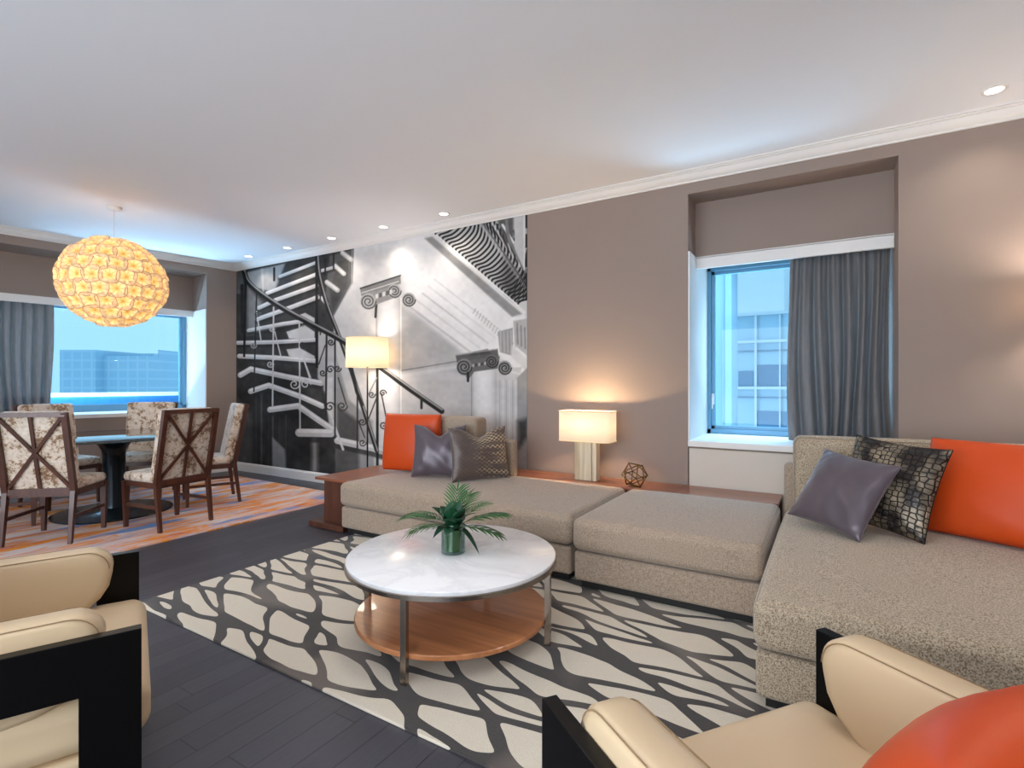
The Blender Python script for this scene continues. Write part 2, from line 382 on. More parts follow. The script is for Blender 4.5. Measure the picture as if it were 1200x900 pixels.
def rbox(a, b, c, r, seg=3, mid=1, bulge=(0, 0, 0)):
    """rounded box, half sizes a,b,c; returns verts, faces"""
    r = min(r, a*.999, b*.999, c*.999)
    def axis(h):
        i = h-r; L = []
        for k in range(seg+1): L.append(-(i+r*math.tan(PI/4*(1-k/seg))))
        m = max(1, mid)
        for k in range(1, m): L.append(-i+2*i*k/m)
        for k in range(seg+1): L.append(i+r*math.tan(PI/4*k/seg))
        return L
    ax = [axis(a), axis(b), axis(c)]; H = (a, b, c); idx = {}; vs = []; fs = []
    def vert(p):
        key = tuple(round(x, 6) for x in p)
        if key in idx: return idx[key]
        inn = [max(-(h-r), min(h-r, x)) for x, h in zip(p, H)]
        d = Vector([x-y for x, y in zip(p, inn)])
        if d.length > 1e-9: d = d.normalized()*r
        q = [inn[k]+d[k] for k in range(3)]
        u = [max(-1, min(1, q[k]/H[k])) for k in range(3)]
        for k in range(3):
            o1, o2 = [j for j in range(3) if j != k]
            if bulge[k]: q[k] += bulge[k]*u[k]*(1-u[o1]**4)*(1-u[o2]**4)
        vs.append(tuple(q)); idx[key] = len(vs)-1; return len(vs)-1
    for k in range(3):
        o1, o2 = (k+1) % 3, (k+2) % 3
        for sgn in (-1, 1):
            A, B = ax[o1], ax[o2]
            for i in range(len(A)-1):
                for j in range(len(B)-1):
                    q = []
                    for (u, v) in ((i, j), (i+1, j), (i+1, j+1), (i, j+1)):
                        p = [0, 0, 0]; p[k] = sgn*H[k]; p[o1] = A[u]; p[o2] = B[v]; q.append(vert(p))
                    if sgn < 0: q = q[::-1]
                    if len(set(q)) == 4: fs.append(tuple(q))
    return vs, fs

def cushion(x0, x1, y0, y1, z0, z1, r=.05, bulge=(0, 0, 0), seg=5, mid=8, mat=None):
    m = MB(); vs, fs = rbox((x1-x0)/2, (y1-y0)/2, (z1-z0)/2, r, seg, mid, bulge)
    T = Matrix.Translation(((x0+x1)/2, (y0+y1)/2, (z0+z1)/2))
    m.add(vs, fs, 0, (mat @ T) if mat is not None else T); return m

def empty(name, loc=(0, 0, 0), rz=0):
    o = bpy.data.objects.new(name, None); o.location = loc; o.rotation_euler = (0, 0, rz); o.empty_display_size = .1; COL.objects.link(o); return o
def tag(o, label, cat, group=None, kind=None):
    o['label'] = label; o['category'] = cat
    if group: o['group'] = group
    if kind: o['kind'] = kind
    return o
def structure(o): o['kind'] = 'structure'; return o
def copy_tree(o, parent=None):
    c = o.copy(); COL.objects.link(c)
    if parent is not None: c.parent = parent
    for ch in list(o.children): copy_tree(ch, c)
    return c
def rrect_loop(x0, x1, y0, y1, z, r, n=5, axis='z'):
    pts = []
    for cx, cy, a0 in ((x1-r, y1-r, 0), (x0+r, y1-r, 90), (x0+r, y0+r, 180), (x1-r, y0+r, 270)):
        for k in range(n+1):
            a = math.radians(a0+90*k/n); pts.append((cx+r*math.cos(a), cy+r*math.sin(a)))
    if axis == 'z': return [(x, y, z) for x, y in pts]
    if axis == 'x': return [(z, x, y) for x, y in pts]
    return [(x, z, y) for x, y in pts]

# ------------------------------------------------------------------ room shell
YW = 4.377; ZC = 2.967
AX, AY = -7.37, YW
DX, DY = .1391, .9903          # along the left wall (towards the back corner)
NX, NY = -.9903, .1391         # out of the room through the left wall
def LW(s, off, z=0): return (AX+DX*s+NX*off, AY+DY*s+NY*off, z)
def lbox(mb, s0, s1, o0, o1, z0, z1, mi=0):
    q = [(s0, o0), (s1, o0), (s1, o1), (s0, o1)]
    return mb.hexa([LW(s, o, z0) for s, o in q], [LW(s, o, z1) for s, o in q], mi)
XR, YF = 3.2, -3.6
SL = -8.2                      # left wall runs to s = SL

m = MB(); m.prism([(-9.6, YF-.3), (XR+.3, YF-.3), (XR+.3, YW+.9), (-9.6, YW+.9)], 'z', -.12, 0); structure(m.build('floor', M['floor']))
m = MB(); m.prism([(-9.6, YF-.3), (XR+.3, YF-.3), (XR+.3, YW+.9), (-9.6, YW+.9)], 'z', ZC, ZC+.12); structure(m.build('ceiling', M['ceiling']))

RX0, RX1, RZ0, RZ1 = -.988, .398, .79, 2.80       # recess of window 1
YG = 5.13
wt_ = YW+.9
m = MB()
m.box(-7.9, RX0, YW, wt_, 0, ZC); m.box(RX1, XR+.3, YW, wt_, 0, ZC); m.box(RX0, RX1, YW, wt_, RZ1, ZC)
m.box(RX0, RX1, YW+.02, wt_, 0, RZ0-.05)
m.box(RX0, RX1, YW+.27, wt_, 2.34, RZ1)
structure(m.build('wall_back', M['wall']))
S0, S1, DZ0 = -3.3, -.40, .885                   # recess of window 2 along the left wall
m = MB()
lbox(m, S1, .05, 0, .9, 0, ZC); lbox(m, SL, S0, 0, .9, 0, ZC); lbox(m, S0, S1, 0, .9, 2.79, ZC); lbox(m, S0, S1, 0, .9, 0, DZ0-.04)
lbox(m, S0, S1, .49, .9, 2.31, 2.79)
structure(m.build('wall_left', M['wall']))
m = MB(); m.box(XR, XR+.3, YF, YW, 0, ZC); structure(m.build('wall_right', M['wall']))
m = MB(); m.box(-9.5, -5.2, YF-.3, YF, 0, ZC); m.box(2.2, XR+.3, YF-.3, YF, 0, ZC); m.box(-5.2, 2.2, YF-.3, YF, 2.7, ZC); m.box(-5.2, 2.2, YF-.3, YF, 0, .15)
structure(m.build('wall_front', M['wall']))

# white linings of the window recesses
m = MB(); m.box(RX0, RX0+.012, YW+.004, YG-.02, RZ0, 2.335)
structure(m.build('trim_1', M['reveal']))
m = MB(); lbox(m, S1-.012, S1, .004, .73, DZ0, 2.30); lbox(m, S0, S0+.012, .004, .73, DZ0, 2.30)
structure(m.build('trim_2', M['reveal']))
# sills
m = MB(); m.box(RX0+.002, RX1-.002, YW-.018, YG, RZ0-.048, RZ0, .006); structure(m.build('trim_3', M['white']))
m = MB(); lbox(m, S0+.002, S1-.002, -.015, .75, DZ0-.045, DZ0); structure(m.build('trim_4', M['white']))
# pale access panel under window 1
m = MB(); m.box(RX0+.012, RX1-.01, YW-.004, YW+.018, .05, RZ0-.062); structure(m.build('trim_5', M['wall_light']))
# crown moulding profile (offset from wall into room, height)
prof = [(0, 2.886), (.016, 2.886), (.018, 2.897), (.035, 2.903), (.055, 2.925), (.066, 2.944), (.078, 2.948), (.082, 2.955), (.096, 2.957), (.098, ZC), (0, ZC)]
m = MB(); m.prism([(YW-o, z) for o, z in prof], 'x', -7.5, XR); structure(m.build('trim_6', M['white'], smooth=True))
m = MB(); n_ = len(prof)
m.add([LW(.05, -o, z) for o, z in prof]+[LW(SL, -o, z) for o, z in prof], [tuple(range(n_)), tuple(range(2*n_-1, n_-1, -1))]+[(i, i+n_, (i+1) % n_+n_, (i+1) % n_) for i in range(n_)])
structure(m.build('trim_7', M['white'], smooth=True))
m = MB(); m.prism([(YW, 0), (YW-.018, 0), (YW-.018, .105), (YW-.010, .122), (YW, .124)], 'x', -7.39, RX0); m.box(RX1, XR, YW-.018, YW, 0, .12)
structure(m.build('baseboard_back', M['white']))
m = MB(); lbox(m, SL, 0, -.018, 0, 0, .12); structure(m.build('baseboard_left', M['white']))

# windows -------------------------------------------------------
def window_one():
    w = empty('window_1', (0, 0, 0)); structure(w)
    m = MB(); x0, x1, z0, z1 = RX0, RX1, RZ0, 2.34; t = .045
    for (a, b, c, d) in ((x0, x0+t, z0, z1), (x1-t, x1, z0, z1), (x0, x1, z0, z0+t), (x0, x1, z1-t, z1)): m.box(a, b, YG-.03, YG+.04, c, d, .004)
    m.build('window_frame', M['sash'], w)
    m = MB(); x0 += t; x1 -= t; z0 += t; z1 -= t; t = .032
    for (a, b, c, d) in ((x0, x0+t, z0, z1), (x1-t, x1, z0, z1), (x0, x1, z0, z0+t), (x0, x1, z1-t, z1)): m.box(a, b, YG-.012, YG+.03, c, d, .003)
    m.build('sash', M['sash'], w)
    m = MB(); m.box(x0+t, x1-t, YG+.008, YG+.014, z0+t, z1-t); m.build('pane', M['pane'], w)
    m = MB(); m.box(x0+.004, x0+.028, YG-.03, YG-.012, 1.06, 1.16, .004); m.box(x0+.008, x0+.022, YG-.055, YG-.03, 1.10, 1.125, .004); m.box(x0+.009, x0+.021, YG-.058, YG-.045, 1.02, 1.12, .004)
    m.build('handle', M['white'], w)
window_one()
def window_two():
    w = empty('window_2', (0, 0, 0)); structure(w)
    m = MB(); s0, s1, z0, z1 = S0, S1, DZ0, 2.31; t = .06
    for (a, b, c, d) in ((s0, s0+t, z0, z1), (s1-t, s1, z0, z1), (s0, s1, z0, z0+t), (s0, s1, z1-t, z1)): lbox(m, a, b, .72, .80, c, d)
    m.build('window_frame', M['sash'], w)
    m = MB(); s0 += t; s1 -= t; z0 += t; z1 -= t; t = .035
    for (a, b, c, d) in ((s0, s0+t, z0, z1), (s1-t, s1, z0, z1), (s0, s1, z0, z0+t), (s0, s1, z1-t, z1)): lbox(m, a, b, .735, .78, c, d)
    m.build('sash', M['sash'], w)
    m = MB(); lbox(m, s0+t, s1-t, .76, .766, z0+t, z1-t); m.build('pane', M['pane'], w)
window_two()

# curtain track fascias (white valances) -------------------------
m = MB(); m.box(RX0+.014, RX1-.002, YW+.24, YW+.268, 2.232, 2.33, .004); m.box(RX0+.014, RX1-.002, YW+.24, YW+.30, 2.322, 2.334)
tag(m.build('curtain_valance', M['white']), 'white curtain valance strip above the window beside the chaise', 'valance')
m = MB(); lbox(m, S0+.01, S1-.014, .45, .48, 2.215, 2.305)
tag(m.build('curtain_valance', M['white']), 'white curtain valance strip above the dining area window', 'valance')

def curtain(name, f, length, z0, z1, npl, amp, seed, label):
    r = random.Random(seed); t = empty(name, f(length/2, 0, z0)); inv = Vector(f(length/2, 0, z0))
    N, K = npl*12, 24; vs, fs = [], []
    ph = [r.uniform(-.6, .6) for _ in range(npl+1)]; am = [r.uniform(.6, 1.3) for _ in range(npl+1)]
    for k in range(K+1):
        h = k/K; z = z1+(z0-z1)*h
        for i in range(N+1):
            u = i/N; c = u*npl; j = min(npl-1, int(c)); fr = c-j; sm = fr*fr*(3-2*fr)
            A = am[j]*(1-sm)+am[j+1]*sm; P = ph[j]*(1-sm)+ph[j+1]*sm
            drift = .035*math.sin(3*h+u*7+seed)*h
            o = amp*A*(.55+.6*h)*math.sin(2*PI*c+P*h*1.5) + .25*amp*math.sin(4*PI*c+P*3+h*2)
            g = 1-.0*h
            vs.append(Vector(f(length*(u*g)+drift, o, z))-inv)
    for k in range(K):
        for i in range(N): fs.append((k*(N+1)+i, k*(N+1)+i+1, (k+1)*(N+1)+i+1, (k+1)*(N+1)+i))
    m = MB(); m.add(vs, fs); o = m.build('fabric', M['curtain'], t, smooth='all')
    md = o.modifiers.new('thickness', 'SOLIDIFY'); md.thickness = .002
    m = MB(); vs2 = []
    for k in range(2):
        for i in range(N+1):
            u = i/N; vs2.append(Vector(f(length*u, amp*.9*math.sin(2*PI*u*npl)-.006, z1-.045*k))-inv)
    m.add(vs2, [(i, i+1, N+1+i+1, N+1+i) for i in range(N)]); o = m.build('header_tape', M['curtain'], t, smooth='all')
    md = o.modifiers.new('thickness', 'SOLIDIFY'); md.thickness = .003
    tag(t, label, 'curtain')
curtain('curtain', lambda s, o, z: (-.275+s, YW+.40-o, z), .66, RZ0+.006, 2.325, 7, .058, 3, 'grey sheer curtain hanging at the window beside the chaise')
curtain('curtain', lambda s, o, z: LW(-1.93-s, .585-o, z), 1.25, DZ0+.008, 2.30, 13, .05, 5, 'grey sheer curtain hanging at the dining area window')

# ------------------------------------------------------------------ mural (flat printed panel on the back wall)
def mural():
    X0, X1, Z0, Z1 = -7.362, -2.498, .126, 2.886
    NXp, NZp = 820, 465
    xs = np.linspace(X0, X1, NXp); zs = np.linspace(Z0, Z1, NZp); GX, GZ = np.meshgrid(xs, zs)
    D = -SY*GX*1.0+CY*YW; D = (-SY)*GX+CY*YW; U = CY*GX+SY*YW
    PX = 600+FPX*U/D; PY = 450-FPX*(GZ-CAM_H)/D
    A = 3.158
    cx = (PX-260)*A; cy = (PY-240)*A      # drawing units of the print
    g = np.full(GX.shape, .0)
    aa = 1.6
    def blend(mask, val): 
        nonlocal g; g = g*(1-mask)+mask*val
    def sdpoly(P):
        n = len(P); ins = np.zeros(cx.shape, bool); dm = np.full(cx.shape, 1e9)
        for i in range(n):
            x1, y1 = P[i]; x2, y2 = P[(i+1) % n]
            dx, dy = x2-x1, y2-y1; L = dx*dx+dy*dy+1e-9
            t = np.clip(((cx-x1)*dx+(cy-y1)*dy)/L, 0, 1); dm = np.minimum(dm, (cx-x1-t*dx)**2+(cy-y1-t*dy)**2)
            if y1 != y2:
                c = ((y1 > cy) != (y2 > cy)) & (cx < dx*(cy-y1)/dy+x1); ins ^= c
        d = np.sqrt(dm); return np.where(ins, -d, d)
    def poly(P, val, soft=aa, alpha=1.0): blend(alpha*np.clip(.5-sdpoly(P)/(2*soft), 0, 1), val)
    def line(P, w, val, alpha=1.0, soft=aa):
        xs_ = [p[0] for p in P]; ys_ = [p[1] for p in P]; pad = w+6
        sel = (cx > min(xs_)-pad) & (cx < max(xs_)+pad) & (cy > min(ys_)-pad) & (cy < max(ys_)+pad)
        if not sel.any(): return
        X, Y = cx[sel], cy[sel]; dm = np.full(X.shape, 1e9)
        for (x1, y1), (x2, y2) in zip(P[:-1], P[1:]):
            dx, dy = x2-x1, y2-y1; L = dx*dx+dy*dy+1e-9; t = np.clip(((X-x1)*dx+(Y-y1)*dy)/L, 0, 1)
            dm = np.minimum(dm, (X-x1-t*dx)**2+(Y-y1-t*dy)**2)
        m_ = alpha*np.clip(.5-(np.sqrt(dm)-w/2)/(2*soft), 0, 1); gs = g[sel]; g[sel] = gs*(1-m_)+m_*val
    def curve(P, n=10):
        out = []
        for i in range(len(P)-1):
            p0 = P[max(i-1, 0)]; p1 = P[i]; p2 = P[i+1]; p3 = P[min(i+2, len(P)-1)]
            for k in range(n):
                t = k/n; q = []
                for a in (0, 1): q.append(.5*((2*p1[a])+(-p0[a]+p2[a])*t+(2*p0[a]-5*p1[a]+4*p2[a]-p3[a])*t*t+(-p0[a]+3*p1[a]-3*p2[a]+p3[a])*t**3))
                out.append(tuple(q))
        return out+[P[-1]]
    def spiral(x, y, r, turns=1.6, w=5, val=55, a0=0, d=1, grow=1):
        P = [(x+r*(1-.82*k/30)*math.cos(a0+d*2*PI*turns*k/30), y+r*(1-.82*k/30)*math.sin(a0+d*2*PI*turns*k/30)) for k in range(31)]
        line(P, w, val)
    rs = np.random.RandomState(4)
    def vnoise(sx, sy):
        gx, gy = cx/sx, cy/sy; gx = gx+500; gy = gy+500
        x0, y0 = np.floor(gx).astype(int), np.floor(gy).astype(int); fx, fy = gx-x0, gy-y0
        fx = fx*fx*(3-2*fx); fy = fy*fy*(3-2*fy)
        def h(a, b): v = np.sin(a*127.1+b*311.7)*43758.5453; return v-np.floor(v)
        return (h(x0, y0)*(1-fx)+h(x0+1, y0)*fx)*(1-fy)+(h(x0, y0+1)*(1-fx)+h(x0+1, y0+1)*fx)*fy
    # --- background walls
    g[:] = 196
    poly([(660, 600), (1140, 560), (1140, 1300), (660, 1300)], 190)
    poly([(660, 370), (880, 540), (925, 620), (665, 612)], 176, 8)
    poly([(420, 160), (770, 90), (1130, 430), (1130, 640), (1020, 560), (900, 545), (700, 385), (670, 260), (430, 330)], 224, 10)
    poly([(690, 230), (860, 250), (1000, 420), (830, 420), (700, 330)], 238, 45)
    poly([(430, 180), (640, 140), (640, 260), (500, 310), (470, 400), (430, 410)], 205, 25)
    for k in range(5): line([(700+22*k, 380-26*k), (925+30*k, 548-18*k)], 7-k, (178, 205, 186, 208, 196)[k], .8, 3)
    for k in range(16): line([(940+10*k, 385+9*k), (932+10*k, 402+9*k)], 5, 178, .7)
    line([(665, 614), (880, 578)], 4, 120); line([(665, 632), (880, 598)], 14, 206, .7, 5)
    poly([(665, 655), (925, 645), (925, 900), (665, 900)], 184, 6)
    # --- cornice and balcony ironwork
    iron = [(790, 108), (1140, 10), (1140, 345), (1090, 372)]
    poly([(748, 117), (795, 100), (1125, 395), (1118, 420), (1075, 412)], 214, 2)
    poly([(752, 125), (780, 118), (1112, 404), (1075, 415)], 138, 4)
    poly(iron, 178)
    sd = sdpoly(iron); keep = g.copy()
    for k in range(26):
        u = k/25.0; bx, by = 792+u*305, 110+u*258
        P = curve([(bx, by), (bx+6, by-10), (bx+42, by-24), (bx+78, by-62), (bx+86, by-104), (bx+80, by-134), (bx+84, by-160)], 8)
        line(P, 7.0, 24, .97, 1.2)
    line([(955, 60), (1125, 300)], 16, 178, .8); line([(962, 62), (1122, 290)], 5, 70, .8); 
    poly([(1050, 200), (1095, 250), (1120, 330), (1075, 350), (1030, 300)], 40, 22, .55)
    for k in range(7): line(curve([(1098-k*7, 366-k*6), (1125-k*5, 335-k*8), (1134-k*2, 290-k*12)], 6), 4, 25, .8)
    for k in range(7): line([(985+k*16, 60+k*6), (1040+k*13, 140+k*18)], 6, (40, 205)[k % 2], .8)
    poly([(1020, 55), (1080, 40), (1080, 130), (1050, 150)], 62, 5, .8)
    line([(1040, 75), (1080, 140)], 9, 214)
    line(curve([(1055, 60), (1062, 120), (1095, 190), (1128, 250)]), 12, 118)
    poly([(1083, 30), (1122, 25), (1122, 245), (1085, 165)], 188, 2); line([(1120, 30), (1120, 240)], 4, 222)
    for k in range(5): line([(1129, 40+k*72), (1129, 84+k*72)], 8, 30)
    g[:] = np.where(sd < 3, g, keep)
    line([(795, 112), (1098, 374)], 6, 226)
    # --- triglyph block, pilaster behind the right column
    poly([(1022, 470), (1078, 455), (1078, 560), (1030, 545)], 150, 2)
    for k in range(4): line([(1032+k*13, 468), (1034+k*13, 545)], 4, 178)
    poly([(1080, 430), (1132, 420), (1132, 560), (1085, 520)], 170, 3)
    for k in range(3): line([(1094+k*14, 440+k*8), (1096+k*14, 515+k*8)], 6, 120, .8)
    poly([(1075, 520), (1132, 570), (1132, 620), (1070, 560)], 206, 5)
    poly([(1010, 612), (1112, 600), (1098, 645), (1090, 1300), (1020, 1300)], 194, 2)
    for k in range(6): line([(1030+k*12, 650), (1028+k*12, 1200)], 3, (165, 212)[k % 2])
    line([(1016, 600), (1120, 632)], 8, 210)
    poly([(1094, 640), (1134, 600), (1134, 1300), (1094, 1300)], 152, 3)
    poly([(1094, 800), (1134, 790), (1134, 860), (1100, 900)], 62, 12)
    # --- columns
    def column(xl, xr, ytop, ybot):
        w = xr-xl
        sel = (cx > xl) & (cx < xr) & (cy > ytop-8*np.sin(PI*np.clip((cx-xl)/w, 0, 1))) & (cy < ybot)
        u = np.clip((cx-xl)/w, 0, 1); v = 178+46*np.sin(PI*np.clip(u*1.0+.02, 0, 1))**.7-8*(u < .08)
        g[sel] = v[sel]
        line([(xl, ytop), (xl, ybot)], 2.5, 120, .8)
    column(573, 663, 352, 1300)
    line([(664, 345), (664, 1300)], 3, 236); line([(574, 350), (570, 415)], 9, 55)
    poly([(512, 308), (662, 260), (664, 292), (518, 338)], 128, 1.5); poly([(530, 330), (650, 298), (655, 340), (575, 368), (560, 385)], 142, 2)
    line([(514, 310), (662, 262)], 5, 62); line([(520, 326), (655, 284)], 4, 198)
    for x, y, r in ((543, 358, 29), (640, 320, 25), (693, 352, 25)):
        poly([(x+r*math.cos(a*.5), y+r*1.1*math.sin(a*.5)) for a in range(13)], 168, 2)
        spiral(x, y, r, 2.2, 4.5, 74)
    for k in range(5): poly([(570+k*13, 332-k*4), (580+k*13, 329-k*4), (580+k*13, 345-k*4), (570+k*13, 348-k*4)], (205, 90)[k % 2], 1)
    column(925, 1018, 616, 1300)
    poly([(866, 558), (1022, 534), (1026, 566), (872, 584)], 92, 1.5); poly([(880, 580), (1030, 560), (1022, 606), (935, 618), (912, 650)], 104, 2)
    poly([(930, 545), (985, 534), (1000, 552), (915, 560)], 74, 3)
    line([(868, 556), (1022, 534)], 4, 150)
    for x, y, r, v in ((898, 600, 29, 128), (1000, 580, 24, 108), (1048, 604, 25, 140)):
        poly([(x+r*math.cos(a*.5), y+r*1.1*math.sin(a*.5)) for a in range(13)], v, 2)
        spiral(x, y, r, 2.2, 4.5, 46)
    for k in range(5): poly([(928+k*11, 590-k*2), (935+k*11, 589-k*2), (935+k*11, 600-k*2), (928+k*11, 601-k*2)], (170, 70)[k % 2], 1)
    line([(912, 622), (912, 652)], 9, 40)
    # --- dark stair zone
    n1 = vnoise(70, 70)*.6+vnoise(22, 26)*.4
    dz = [(40, 200), (490, 150), (484, 290), (412, 415), (424, 560), (424, 1320), (40, 1320)]
    poly(dz, 58, 3)
    poly([(424, 560), (470, 720), (560, 800), (575, 1300), (420, 1300)], 150, 5)
    poly([(428, 740), (505, 800), (520, 1300), (424, 1300)], 84, 8)
    poly([(60, 570), (290, 640), (420, 850), (440, 1320), (40, 1320)], 44, 12)
    poly([(84, 252), (240, 216), (200, 326), (95, 300)], 154, 4); poly([(95, 300), (150, 360), (130, 480), (96, 480)], 128, 8)
    poly([(48, 240), (82, 240), (82, 330), (48, 330)], 96, 3)
    line([(150, 240), (155, 330)], 8, 185, .7, 3)
    poly([(240, 210), (350, 185), (350, 300), (190, 340)], 58, 6)
    poly([(400, 190), (484, 168), (480, 292), (414, 414), (385, 330)], 90, 3); poly([(430, 210), (470, 200), (468, 290), (412, 400), (400, 320)], 72, 4)
    line([(484, 168), (481, 292), (414, 416)], 3, 170)
    for x, v, w in ((128, 66, 5), (148, 82, 7), (175, 60, 4), (190, 96, 5), (215, 58, 6), (238, 72, 3)): line([(x, 620+x*.5), (x, 1200)], w, v, .8, 3)
    poly([(188, 860), (235, 905), (240, 1000), (190, 1000)], 150, 4, .8); line([(345, 860), (345, 980)], 26, 132, .8, 8); line([(345, 860), (345, 980)], 8, 178, .6, 5)
    poly([(48, 700), (110, 780), (120, 1000), (48, 1000)], 84, 10, .8)
    # white blocks behind the flight
    for P in ([(240, 470), (290, 455), (300, 440), (345, 470), (345, 500), (250, 495)], [(240, 535), (290, 530), (345, 560), (345, 585), (250, 560)], [(280, 410), (310, 400), (345, 420), (345, 445)]): poly(P, 196, 2)
    poly([(356, 470), (424, 470), (424, 850), (400, 830), (385, 700), (356, 640)], 178, 4); poly([(385, 640), (412, 640), (412, 800), (390, 760)], 205, 4)
    # treads
    T = [((68, -0), 0)]
    def c5(x, y): return ((x/6)*A, (y/6)*A)
    treads = [([c5(410, 505), c5(670, 405)], 12), ([c5(320, 622), c5(665, 490)], 14), ([c5(262, 725), c5(380, 670), c5(668, 568)], 15), ([c5(250, 805), c5(450, 735), c5(690, 645)], 16),
              ([c5(240, 885), c5(520, 825)], 16), ([(100, 465), (230, 440), (300, 432)], 14), ([(60, 511), (200, 508), (345, 500)], 15), ([(66, 560), (200, 566), (345, 577)], 17),
              ([(70, 630), (108, 608), (240, 636), (368, 660)], 20), ([(108, 690), (175, 668), (300, 712), (374, 745)], 20), ([(180, 758), (284, 744), (350, 790), (412, 832)], 22), ([(288, 843), (405, 845)], 30),
              ([c5(700, 465), c5(800, 438)], 12), ([(430, 852+20), (560, 900), (640, 925)], 26)]
    for P, w in treads:
        line([(x, y+w*.7) for x, y in P], w*1.0, 42, .75, 4); line(P, w, 186, 1, 1.4); line([(x, y-w*.22) for x, y in P], w*.45, 216, 1, 1.4)
    for P, w in (([c5(800, 430), c5(860, 485)], 17), ([c5(742, 545), c5(815, 600)], 18), ([c5(852, 340), c5(912, 385)], 18), ([c5(690, 640), c5(745, 700)], 14)):
        line(P, w, 176); line([(x-2, y-3) for x, y in P], w*.5, 212)
    line([(412, 800), (450, 905)], 9, 205); line([(300, 560), (330, 640)], 5, 190)
    # balusters and scrolls
    for P, w, v in (([(90, 270), (84, 560)], 8, 28), ([(76, 300), (78, 470)], 12, 38), ([(130, 330), (120, 690)], 5, 40), ([(193, 380), (189, 742)], 6, 198), ([(288, 430), (291, 826)], 6, 196),
                    ([(352, 200), (353, 600)], 10, 34), ([(366, 240), (366, 480)], 5, 60), ([(420, 490), (420, 862)], 6, 36), ([(389, 480), (386, 780)], 7, 42), ([(195, 235), (195, 280)], 7, 20),
                    ([(384, 200), (384, 260)], 6, 40), ([(415, 180), (415, 240)], 6, 40), ([(503, 708), (503, 900)], 6, 50), ([(577, 605), (577, 1100)], 9, 30)):
        line(P, w, v)
    for P, v in (([(130, 395), (146, 500)], 205), ([(197, 470), (220, 562)], 205), ([(300, 560), (326, 640)], 205), ([(432, 640), (462, 740)], 60), ([(592, 700), (610, 790)], 44), ([(545, 790), (574, 715)], 50),
                 ([(545, 700), (575, 640)], 120), ([(360, 590), (384, 520)], 60), ([(506, 800), (530, 860)], 60), ([(386, 760), (372, 700)], 50)): line(P, 4.5, v)
    for x, y, r, v, d in ((300, 518, 13, 40, 1), (180, 590, 13, 190, 1), (196, 568, 10, 200, -1), (270, 664, 19, 200, 1), (311, 664, 19, 195, -1), (375, 622, 13, 40, 1), (403, 610, 15, 36, -1), (430, 606, 13, 40, 1),
                          (401, 748, 19, 38, -1), (446, 745, 20, 60, 1), (405, 508, 13, 44, 1), (556, 702, 13, 60, 1), (597, 697, 13, 46, -1), (521, 803, 14, 48, 1), (600, 815, 16, 60, 1), (522, 880, 14, 60, 1),
                          (118, 520, 12, 150, 1), (132, 405, 10, 60, 1), (366, 330, 8, 40, 1), (186, 460, 10, 180, 1)): spiral(x, y, r, 1.3, 4.5, v, 0, d)
    # hand rails
    R2 = curve([(354, 190), (358, 240), (368, 290), (392, 375), (425, 460), (455, 540), (492, 650), (530, 770), (575, 910)])
    line(R2, 15, 52); line([(x+3, y) for x, y in R2], 5, 150); line([(x-4, y) for x, y in R2], 4, 24)
    R1 = curve([(84, 246), (98, 285), (150, 332), (235, 388), (330, 440), (455, 508), (585, 600), (700, 684), (815, 764)])
    line(R1, 20, 44); line([(x+1, y-6) for x, y in R1], 6, 150); line([(x, y+5) for x, y in R1], 6, 26)
    line([(740, 715), (740, 752)], 9, 40)
    line([(480, 600), (500, 690), (520, 740)], 12, 40)
    # grain
    g += (vnoise(60, 60)-.5)*12+(vnoise(14, 14)-.5)*10
    g += np.where(sdpoly(dz) < 0, (n1-.5)*34, 0)
    g = np.clip(g, 12, 242)
    L = np.where(g/255 <= .04045, g/255/12.92, ((g/255+.055)/1.055)**2.4)
    vs = np.stack([GX, np.full(GX.shape, YW-.006), GZ], -1).reshape(-1, 3)
    N = NXp*NZp; i = np.arange(NXp-1); j = np.arange(NZp-1); I, J = np.meshgrid(i, j); q = (J*NXp+I).ravel()
    F = np.stack([q, q+1, q+NXp+1, q+NXp], -1)
    vs = np.vstack([vs, [[X0, YW-.0005, Z0], [X1, YW-.0005, Z0], [X1, YW-.0005, Z1], [X0, YW-.0005, Z1]]])
    c0, c1, c2, c3 = 0, NXp-1, N-1, N-NXp
    side = np.array([[c0, N, N+1, c1], [c1, N+1, N+2, c2], [c2, N+2, N+3, c3], [c3, N+3, N, c0]])
    F = np.vstack([F, side])
    me = bpy.data.meshes.new('wall_mural'); me.vertices.add(len(vs)); me.vertices.foreach_set('co', vs.ravel().astype(np.float32))
    nf = len(F); me.loops.add(nf*4); me.polygons.add(nf); me.loops.foreach_set('vertex_index', F.ravel().astype(np.int32))
    me.polygons.foreach_set('loop_start', np.arange(0, nf*4, 4, dtype=np.int32)); me.polygons.foreach_set('loop_total', np.full(nf, 4, np.int32))
    me.update(calc_edges=True)
    ca = me.color_attributes.new('print', 'FLOAT_COLOR', 'POINT')
    col = np.ones((len(vs), 4), np.float32); Lf = np.append(L.ravel(), [.1]*4)
    col[:, 0] = Lf; col[:, 1] = Lf*.965; col[:, 2] = Lf*.945
    ca.data.foreach_set('color', col.ravel())
    t = NT('printed_mural'); at = t.new('ShaderNodeAttribute', attribute_name='print'); n = t.noise(t.coord(), 300, 2)
    c = t.mix(t.math('MULTIPLY', n, .04), at.outputs['Color'], (.5, .48, .46, 1)); t.set(base=c, rough=.9, spec=.08)
    me.materials.append(t.m)
    o = bpy.data.objects.new('wall_mural', me); COL.objects.link(o)
    tag(o, 'black and white mural of a spiral staircase and columns on the back wall', 'mural')
mural()

